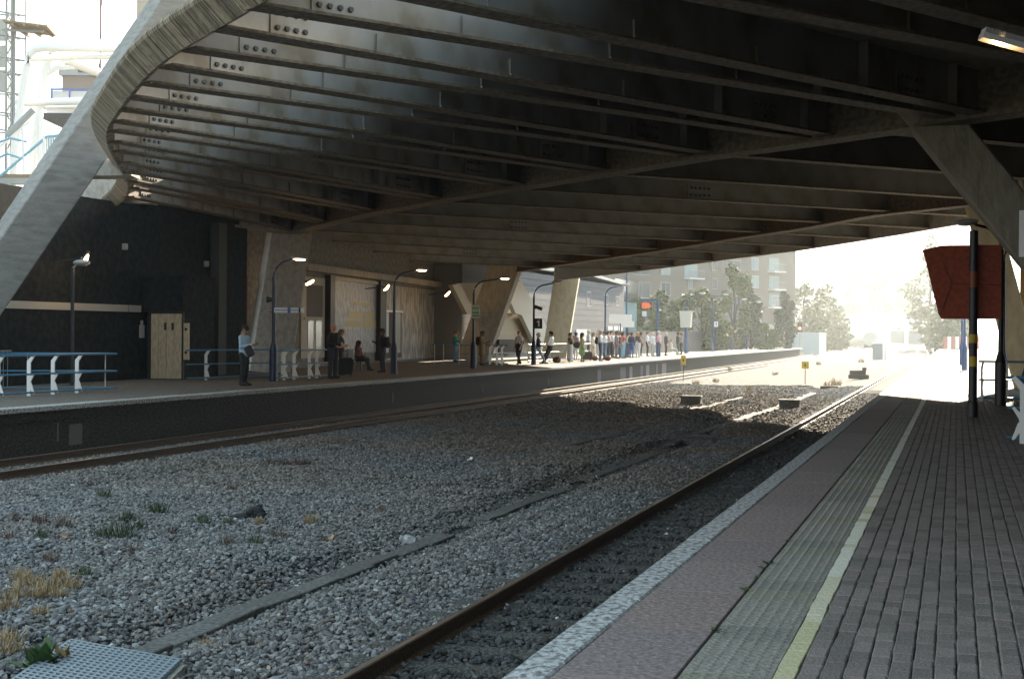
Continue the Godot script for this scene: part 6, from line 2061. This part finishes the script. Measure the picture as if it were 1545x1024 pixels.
	s3.box(Transform3D(Basis(Vector3.UP, cam_basis.get_euler().y), Vector3(ca.x, 26, ca.z)), Vector3(6.0, 56, 8))
	part("wall", s3.mesh(), mats.tower_beige, ct)
	for k in 6:
		s3 = Shape.new()
		var wv := far(226, 10, 155.8)
		s3.box(Transform3D(Basis(Vector3.UP, cam_basis.get_euler().y), Vector3(wv.x, 22 + k * 3.2, wv.z)), Vector3(0.5, 2.0, 0.1))
		part("window", s3.mesh(), mats.pane_dark, ct)
	var cr := thing("crane_mast", "slim rust red mast standing behind the white stair tower", "mast", Vector3(0, 0, 0))
	s3 = Shape.new()
	var m0 := far(151, 62, 110)
	s3.tube(Vector3(m0.x, -1.4, m0.z), Vector3(m0.x, far(151, 8, 110).y, m0.z), 0.07, 0.07, 8); s3.tube(Vector3(m0.x + 0.03, far(151, 8, 110).y, m0.z), Vector3(m0.x + 0.03, far(151, -60, 110).y, m0.z), 0.11, 0.11, 8)
	part("mast", s3.mesh(), mats.mast_red, cr)

# ---------------------------------------------------------------- materials
func line_image(sd: int, w: int, h: int, base: Array, spread: float) -> ImageTexture:
	# streaks that run along v: every column has its own tone, broken up along the way
	var r := RandomNumberGenerator.new()
	r.seed = sd
	var f := FastNoiseLite.new()
	f.seed = sd
	f.frequency = 0.02
	f.fractal_octaves = 4
	var im := Image.create(w, h, false, Image.FORMAT_RGB8)
	for x in w:
		var a := 0.55 * f.get_noise_2d(x * 1.2, 0.0) + 0.5 * f.get_noise_2d(x * 7.0, 50.0) + 0.2 * (r.randf() - 0.5)
		for y in h:
			var b := a + 0.55 * f.get_noise_2d(x * 5.0, y * 0.35 + 200.0) + 0.12 * (r.randf() - 0.5)
			var t := clampf(0.5 + b * spread, 0.0, 1.0)
			var c: Color = Color(base[0][0], base[0][1], base[0][2]).lerp(Color(base[1][0], base[1][1], base[1][2]), t)
			im.set_pixel(x, y, c.linear_to_srgb())
	im.generate_mipmaps()
	return ImageTexture.create_from_image(im)

func make_materials() -> void:
	var fine := bump_tex(1, 0.05, 6.0)
	var coarse := bump_tex(2, 0.02, 8.0)
	textured("earth", noise_tex(3, 0.01, [[0.12, 0.1, 0.07], [0.2, 0.17, 0.11], [0.1, 0.11, 0.06]], [0.2, 0.5, 0.8]), Vector3(0.05, 0.05, 0.05), 0.95)
	textured("ballast", noise_tex(4, 0.06, [[0.05, 0.05, 0.05], [0.13, 0.13, 0.13], [0.3, 0.29, 0.27]], [0.3, 0.5, 0.75], 5), Vector3(0.55, 0.55, 0.55), 0.95, bump_tex(6, 0.09, 20.0), 1.6)
	var st := mat("stone", [1, 1, 1], 0.85)
	st.vertex_color_use_as_albedo = true
	textured("rust", noise_tex(7, 0.03, [[0.035, 0.02, 0.012], [0.085, 0.045, 0.022], [0.14, 0.08, 0.045]], [0.25, 0.55, 0.85]), Vector3(1.5, 1.5, 1.5), 0.75)
	mat("rail_top", [0.5, 0.42, 0.36], 0.3, 0.9)
	textured("sleeper", noise_tex(8, 0.03, [[0.03, 0.028, 0.024], [0.085, 0.08, 0.07], [0.24, 0.23, 0.21]], [0.3, 0.6, 0.85]), Vector3(1.7, 1.7, 1.7), 0.9, fine, 0.6)
	textured("dark_brick", noise_tex(9, 0.02, [[0.018, 0.017, 0.014], [0.045, 0.04, 0.034], [0.085, 0.075, 0.065]], [0.25, 0.55, 0.85], 5), Vector3(0.8, 1.6, 0.8), 0.9, coarse, 0.7)
	mat("patch", [0.16, 0.15, 0.13], 0.9)
	mat("panel_0", [0.2, 0.17, 0.19], 0.85)
	mat("panel_1", [0.12, 0.11, 0.13], 0.85)
	textured("paving_far", noise_tex(10, 0.03, [[0.2, 0.19, 0.18], [0.3, 0.29, 0.27]], [0.3, 0.7]), Vector3(1, 1, 1), 0.85)
	textured("paving_left", noise_tex(11, 0.02, [[0.07, 0.058, 0.045], [0.12, 0.1, 0.08], [0.17, 0.145, 0.12]], [0.25, 0.55, 0.85]), Vector3(0.6, 0.6, 0.6), 0.85, fine, 0.4)
	textured("coping", noise_tex(12, 0.035, [[0.16, 0.157, 0.155], [0.27, 0.267, 0.265], [0.38, 0.38, 0.38], [0.48, 0.48, 0.48]], [0.25, 0.38, 0.5, 0.7], 5), Vector3(0.9, 0.9, 0.7), 0.8, fine, 0.8)
	for i in 3: textured("coping_far_%d" % i, noise_tex(13 + i, 0.03, [[0.16, 0.155, 0.145], [0.3 + 0.04 * i, 0.29 + 0.04 * i, 0.27 + 0.04 * i], [0.5, 0.49, 0.46]], [0.22, 0.45, 0.8]), Vector3(0.9, 0.9, 0.9), 0.88)
	var g0 := noise_tex(17, 0.04, [[0.165, 0.13, 0.122], [0.235, 0.183, 0.172], [0.31, 0.255, 0.242]], [0.2, 0.5, 0.85], 5)
	for i in 3:
		var m := textured("slab_%d" % i, g0, Vector3(0.9, 0.9, 0.9), 0.85, fine, 0.5)
		m.albedo_color = [Color(1, 1, 1), Color(0.96, 0.965, 0.975), Color(1.0, 0.98, 0.975)][i]
	var g1 := noise_tex(18, 0.04, [[0.165, 0.152, 0.13], [0.24, 0.223, 0.195], [0.3, 0.282, 0.25]], [0.2, 0.5, 0.85], 5)
	for i in 3:
		var m := textured("tactile_%d" % i, g1, Vector3(1.1, 1.1, 1.1), 0.85, fine, 0.4)
		m.albedo_color = [Color(1, 1, 1), Color(0.92, 0.93, 0.93), Color(0.97, 0.98, 0.93)][i]
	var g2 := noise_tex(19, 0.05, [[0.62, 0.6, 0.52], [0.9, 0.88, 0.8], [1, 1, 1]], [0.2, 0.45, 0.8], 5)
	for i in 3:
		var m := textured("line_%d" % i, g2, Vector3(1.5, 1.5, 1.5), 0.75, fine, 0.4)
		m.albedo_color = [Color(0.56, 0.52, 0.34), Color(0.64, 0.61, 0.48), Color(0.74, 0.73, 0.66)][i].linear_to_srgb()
	var g3 := noise_tex(20, 0.12, [[0.35, 0.34, 0.34], [0.72, 0.71, 0.71], [0.85, 0.84, 0.84], [1.6, 1.6, 1.6]], [0.2, 0.45, 0.7, 0.85], 5)
	for i in 5:
		var m := textured("paver_%d" % i, g3, Vector3(1.3, 1.3, 1.3), 0.8, fine, 0.7)
		m.albedo_color = [Color(0.24, 0.206, 0.19), Color(0.285, 0.247, 0.226), Color(0.195, 0.17, 0.158), Color(0.262, 0.215, 0.2), Color(0.218, 0.194, 0.176)][i].linear_to_srgb()
	var pr := textured("paver_rest", g3, Vector3(1.3, 1.3, 1.3), 0.8, fine, 0.7)
	pr.albedo_color = Color(0.24, 0.206, 0.19).linear_to_srgb()
	pr.vertex_color_use_as_albedo = true
	# bridge
	var fa := mat("fascia", [1, 1, 1], 0.85)
	fa.albedo_texture = line_image(41, 1024, 128, [[0.04, 0.03, 0.016], [0.38, 0.33, 0.235]], 1.3)
	fa.normal_enabled = true
	fa.normal_texture = fine
	fa.normal_scale = 0.4
	fa.uv1_scale = Vector3(1.0, 1.0, 1.0)
	textured("steel", noise_tex(42, 0.012, [[0.15, 0.13, 0.1], [0.21, 0.2, 0.182], [0.25, 0.25, 0.245]], [0.22, 0.42, 0.75], 5), Vector3(0.2, 0.12, 0.2), 0.38)
	mats.steel.metallic = 0.4
	textured("rust_shade_steel", noise_tex(40, 0.02, [[0.1, 0.072, 0.045], [0.15, 0.118, 0.082], [0.19, 0.165, 0.13]], [0.3, 0.5, 0.75], 5), Vector3(0.6, 0.6, 0.6), 0.8)  # rust brown, with the shade of the undersides put into the tone
	mat("bolt", [0.07, 0.065, 0.06], 0.6)
	textured("steel_dark", noise_tex(43, 0.02, [[0.1, 0.09, 0.08], [0.19, 0.18, 0.17]], [0.3, 0.6]), Vector3(0.5, 0.5, 0.5), 0.5)
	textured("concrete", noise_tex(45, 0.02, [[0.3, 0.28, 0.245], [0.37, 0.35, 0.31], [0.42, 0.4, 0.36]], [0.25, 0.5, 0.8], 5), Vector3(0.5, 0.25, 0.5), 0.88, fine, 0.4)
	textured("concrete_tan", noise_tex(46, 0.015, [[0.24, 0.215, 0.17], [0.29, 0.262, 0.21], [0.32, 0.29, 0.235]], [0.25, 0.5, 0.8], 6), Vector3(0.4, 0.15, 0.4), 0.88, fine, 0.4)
	textured("concrete_bounce", noise_tex(47, 0.015, [[0.38, 0.325, 0.215], [0.42, 0.36, 0.24], [0.45, 0.39, 0.27]], [0.25, 0.5, 0.8], 4), Vector3(0.4, 0.2, 0.4), 0.88)  # yellow bounce from the sunlit ground put into the concrete colour
	textured("strut", noise_tex(49, 0.012, [[0.22, 0.215, 0.2], [0.28, 0.275, 0.26], [0.32, 0.315, 0.3]], [0.25, 0.5, 0.8], 6), Vector3(0.35, 0.9, 0.35), 0.88, fine, 0.5)
	# station
	textured("dark_wall", noise_tex(50, 0.02, [[0.012, 0.0145, 0.014], [0.024, 0.027, 0.026]], [0.3, 0.7]), Vector3(0.3, 0.3, 0.3), 0.8)
	mats.dark_wall.metallic_specular = 0.2
	mat("dark_wall_2", [0.06, 0.062, 0.06], 0.85)
	mat("shade_brown_wall", [0.1, 0.07, 0.04], 0.85)
	mat("band", [0.4, 0.39, 0.35], 0.6)
	mat("notice", [0.5, 0.52, 0.54], 0.6)
	textured("lift_0", noise_tex(51, 0.02, [[0.42, 0.34, 0.23], [0.55, 0.46, 0.33]], [0.3, 0.7]), Vector3(1.2, 0.3, 1.2), 0.5)
	textured("lift_1", noise_tex(52, 0.02, [[0.38, 0.31, 0.21], [0.52, 0.44, 0.31]], [0.3, 0.7]), Vector3(1.2, 0.3, 1.2), 0.5)
	textured("wall_grey", noise_tex(53, 0.02, [[0.12, 0.115, 0.103], [0.19, 0.182, 0.165]], [0.3, 0.7]), Vector3(0.3, 0.3, 0.3), 0.9)
	textured("wall_pale", noise_tex(54, 0.014, [[0.18, 0.18, 0.16], [0.3, 0.3, 0.28], [0.42, 0.42, 0.41]], [0.28, 0.5, 0.75], 4), Vector3(0.35, 0.1, 0.35), 0.6)
	textured("mural", noise_tex(55, 0.012, [[0.11, 0.11, 0.105], [0.2, 0.2, 0.195], [0.17, 0.19, 0.22], [0.27, 0.26, 0.24]], [0.28, 0.45, 0.6, 0.8], 4), Vector3(0.5, 0.3, 0.5), 0.5)
	mat("print_yellow", [0.3, 0.25, 0.09], 0.6)
	mat("red_wall", [0.13, 0.05, 0.04], 0.8)
	mat("frame_tan", [0.34, 0.3, 0.23], 0.7)
	mat("glass_pale", [0.3, 0.32, 0.3], 0.25)
	mat("glass_reflection", [0.5, 0.53, 0.55], 0.25)  # bright reflection put into the pane colour
	mat("black", [0.012, 0.012, 0.012], 0.6)
	mat("brown_dark", [0.05, 0.035, 0.025], 0.75)
	mat("white", [0.72, 0.72, 0.7], 0.5)
	mat("white_steel", [0.8, 0.8, 0.78], 0.45)
	mat("post_grey", [0.42, 0.42, 0.42], 0.5)
	mat("rail_blue", [0.03, 0.16, 0.28], 0.4)
	mat("rail_pale_blue", [0.2, 0.42, 0.55], 0.45)
	mat("post_blue", [0.012, 0.022, 0.06], 0.45)
	mat("post_blue_light", [0.035, 0.075, 0.18], 0.5)
	mat("pole_dark", [0.018, 0.016, 0.018], 0.4)
	mat("band_yellow", [0.5, 0.36, 0.03], 0.5)
	mat("band_red", [0.22, 0.05, 0.015], 0.5)
	textured("red_dark", noise_tex(56, 0.02, [[0.22, 0.03, 0.005], [0.31, 0.05, 0.008]], [0.3, 0.7]), Vector3(0.7, 0.7, 0.7), 0.6)
	mat("red_seam", [0.05, 0.012, 0.006], 0.6)
	mat("lamp_shell", [0.42, 0.42, 0.42], 0.4)
	glow("lamp_lit", [1.0, 0.7, 0.36], 8.0)
	glow("lamp_orange", [1.0, 0.6, 0.25], 9.0)
	mat("lamp_off", [0.7, 0.7, 0.68], 0.3)
	glow("signal_red", [1.0, 0.12, 0.06], 3.0)
	glow("display_orange", [1.0, 0.22, 0.04], 0.35)
	mats.display_orange.albedo_color = Color(0.1, 0.05, 0.03)
	mat("metal_grey", [0.3, 0.31, 0.31], 0.5)
	mat("metal_dark", [0.035, 0.038, 0.045], 0.5)
	mat("sign_white", [0.75, 0.75, 0.75], 0.5)
	mat("sign_blue", [0.04, 0.12, 0.4], 0.5)
	mat("navy", [0.015, 0.02, 0.06], 0.5)
	mat("green_pale", [0.3, 0.42, 0.33], 0.6)
	mat("green_dark", [0.03, 0.1, 0.06], 0.6)
	mat("black_cloth", [0.015, 0.016, 0.018], 0.75)
	mat("grey_cloth", [0.12, 0.12, 0.13], 0.8)
	mat("maroon", [0.06, 0.012, 0.015], 0.8)
	mat("brown_leather", [0.16, 0.06, 0.025], 0.6)
	mat("litter_tan", [0.4, 0.24, 0.15], 0.8)
	var pc := mat("plastic_clear", [0.85, 0.88, 0.9], 0.1)
	pc.transparency = BaseMaterial3D.TRANSPARENCY_ALPHA
	pc.albedo_color.a = 0.35
	for i in 3: textured("lid_%d" % i, noise_tex(60 + i, 0.03, [[0.07, 0.07, 0.066], [0.1 + 0.02 * i, 0.098 + 0.02 * i, 0.094 + 0.018 * i], [0.18, 0.176, 0.166]], [0.25, 0.55, 0.85]), Vector3(0.9, 0.9, 0.9), 0.9, fine, 0.6)
	textured("timber_dark", noise_tex(64, 0.03, [[0.03, 0.022, 0.016], [0.08, 0.06, 0.045]], [0.3, 0.7]), Vector3(1, 4, 1), 0.9)
	textured("timber", noise_tex(65, 0.03, [[0.2, 0.14, 0.08], [0.34, 0.26, 0.16]], [0.3, 0.7]), Vector3(1, 4, 1), 0.85)
	mat("yellow", [0.6, 0.42, 0.03], 0.5)
	mat("grating", [0.22, 0.27, 0.31], 0.5, 0.3)
	var pp := mat("people", [1, 1, 1], 0.8)
	pp.vertex_color_use_as_albedo = true
	# plants
	for q in [["leaf_dark", [0.05, 0.1, 0.03]], ["grass_dry", [0.34, 0.25, 0.14]], ["weed_brown", [0.12, 0.08, 0.06]], ["weed_green", [0.075, 0.095, 0.05]], ["leaf_broad", [0.1, 0.135, 0.036]], ["leaf_conifer", [0.06, 0.085, 0.036]]]:  # leaf colours by kind of plant, one for every broadleaf tree
		var m := mat(q[0], q[1], 0.7)
		m.backlight = Color(0.75, 0.9, 0.25) if q[0] != "grass_dry" else Color(0.5, 0.4, 0.2)
		m.cull_mode = BaseMaterial3D.CULL_DISABLED
		m.vertex_color_use_as_albedo = true
	textured("bark", noise_tex(66, 0.03, [[0.05, 0.04, 0.03], [0.12, 0.1, 0.08]], [0.3, 0.7]), Vector3(1, 0.4, 1), 0.9)
	# far buildings
	textured("brick_far", noise_tex(70, 0.05, [[0.12, 0.105, 0.09], [0.18, 0.16, 0.14]], [0.3, 0.7]), Vector3(0.4, 0.4, 0.4), 0.9)
	textured("brick_far2", noise_tex(71, 0.05, [[0.2, 0.14, 0.11], [0.28, 0.2, 0.16]], [0.3, 0.7]), Vector3(0.4, 0.4, 0.4), 0.9)
	mat("tower_beige", [0.3, 0.25, 0.19], 0.9)
	mat("hall_grey", [0.13, 0.14, 0.16], 0.85)
	for i in 3: mat("board_%d" % i, [[0.13, 0.137, 0.155], [0.12, 0.127, 0.143], [0.14, 0.145, 0.16]][i], 0.75)
	mat("roof_pale", [0.42, 0.43, 0.45], 0.6)
	mat("window_frame", [0.3, 0.31, 0.31], 0.5)
	mat("pane_dark", [0.03, 0.045, 0.055], 0.12)
	mat("pane_pale", [0.2, 0.27, 0.28], 0.12)
	mat("pane_white", [0.55, 0.58, 0.58], 0.2)
	mat("glass_block", [0.22, 0.36, 0.4], 0.15)
	mat("cream", [0.44, 0.38, 0.28], 0.8)
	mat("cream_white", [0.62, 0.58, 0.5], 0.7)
	for i in 3: mat("pale_%d" % i, [[0.06, 0.065, 0.07], [0.075, 0.078, 0.08], [0.085, 0.078, 0.07]][i], 0.6)
	mat("container", [0.36, 0.4, 0.42], 0.6)
	mat("shed_white", [0.6, 0.6, 0.6], 0.7)
	mat("door_dark", [0.1, 0.12, 0.13], 0.6)
	mat("hoarding_red", [0.4, 0.12, 0.08], 0.7)
	mat("scaffold", [0.28, 0.3, 0.3], 0.5)
	mat("scaffold_sheet", [0.4, 0.42, 0.41], 0.7)
	mat("panel_blue", [0.18, 0.32, 0.42], 0.5)
	mat("mast_red", [0.2, 0.08, 0.07], 0.6)

func _ready() -> void:
	# ---- camera, sky, sun, exposure
	var yaw := atan((1443.0 - 772.5) / F)
	cam_basis = Basis.from_euler(Vector3(-atan(9.2 / F), yaw, deg_to_rad(0.4)), EULER_ORDER_YXZ)
	var cam := Camera3D.new()
	cam.name = "camera"
	cam.fov = rad_to_deg(2.0 * atan(512.0 / F))
	cam.near = 0.1
	cam.far = 6000.0
	add_child(cam)
	cam.transform = Transform3D(cam_basis, EYE)
	cam.current = true
	var sky := ProceduralSkyMaterial.new()
	sky.sky_top_color = Color(0.66, 0.76, 0.81)
	sky.sky_horizon_color = Color(0.95, 0.95, 0.94)
	sky.sky_curve = 0.18
	sky.sky_energy_multiplier = 1.0
	sky.ground_bottom_color = Color(0.3, 0.28, 0.25)
	sky.ground_horizon_color = Color(0.6, 0.58, 0.54)
	sky.sun_angle_max = 12.0
	sky.sun_curve = 0.12
	var env := Environment.new()
	env.background_mode = Environment.BG_SKY
	env.sky = Sky.new()
	env.sky.sky_material = sky
	env.tonemap_mode = Environment.TONE_MAPPER_LINEAR
	env.tonemap_exposure = 4.6
	env.background_energy_multiplier = 0.55
	env.volumetric_fog_enabled = true
	env.volumetric_fog_density = 0.00042
	env.volumetric_fog_albedo = Color(0.93, 0.97, 1.0)
	env.volumetric_fog_anisotropy = 0.5
	env.sdfgi_enabled = true
	env.ssao_enabled = true
	env.ssil_enabled = true
	var we := WorldEnvironment.new()
	we.name = "world_environment"
	we.environment = env
	add_child(we)
	var sun := DirectionalLight3D.new()
	sun.name = "sun"
	sun.light_energy = 1.6
	sun.light_color = Color(1.0, 0.93, 0.82)
	sun.light_angular_distance = 0.53
	sun.shadow_enabled = true
	add_child(sun)
	var az := deg_to_rad(3.0)                 # measured from the track direction, towards the right
	var el := deg_to_rad(19.4)
	sun.basis = Basis.looking_at(-Vector3(sin(az) * cos(el), sin(el), -cos(az) * cos(el)))
	# ---- the place
	make_materials()
	print("materials")
	build_ground()
	print("ground")
	build_right_platform()
	build_left_platform()
	print("platforms")
	build_bridge()
	build_right_wall()
	build_station_wall()
	build_concourse()
	print("bridge")
	build_far()
	build_upper_left()
	print("far")
	build_furniture()
	build_lineside()
	print("things")
	build_people()
	print("people")
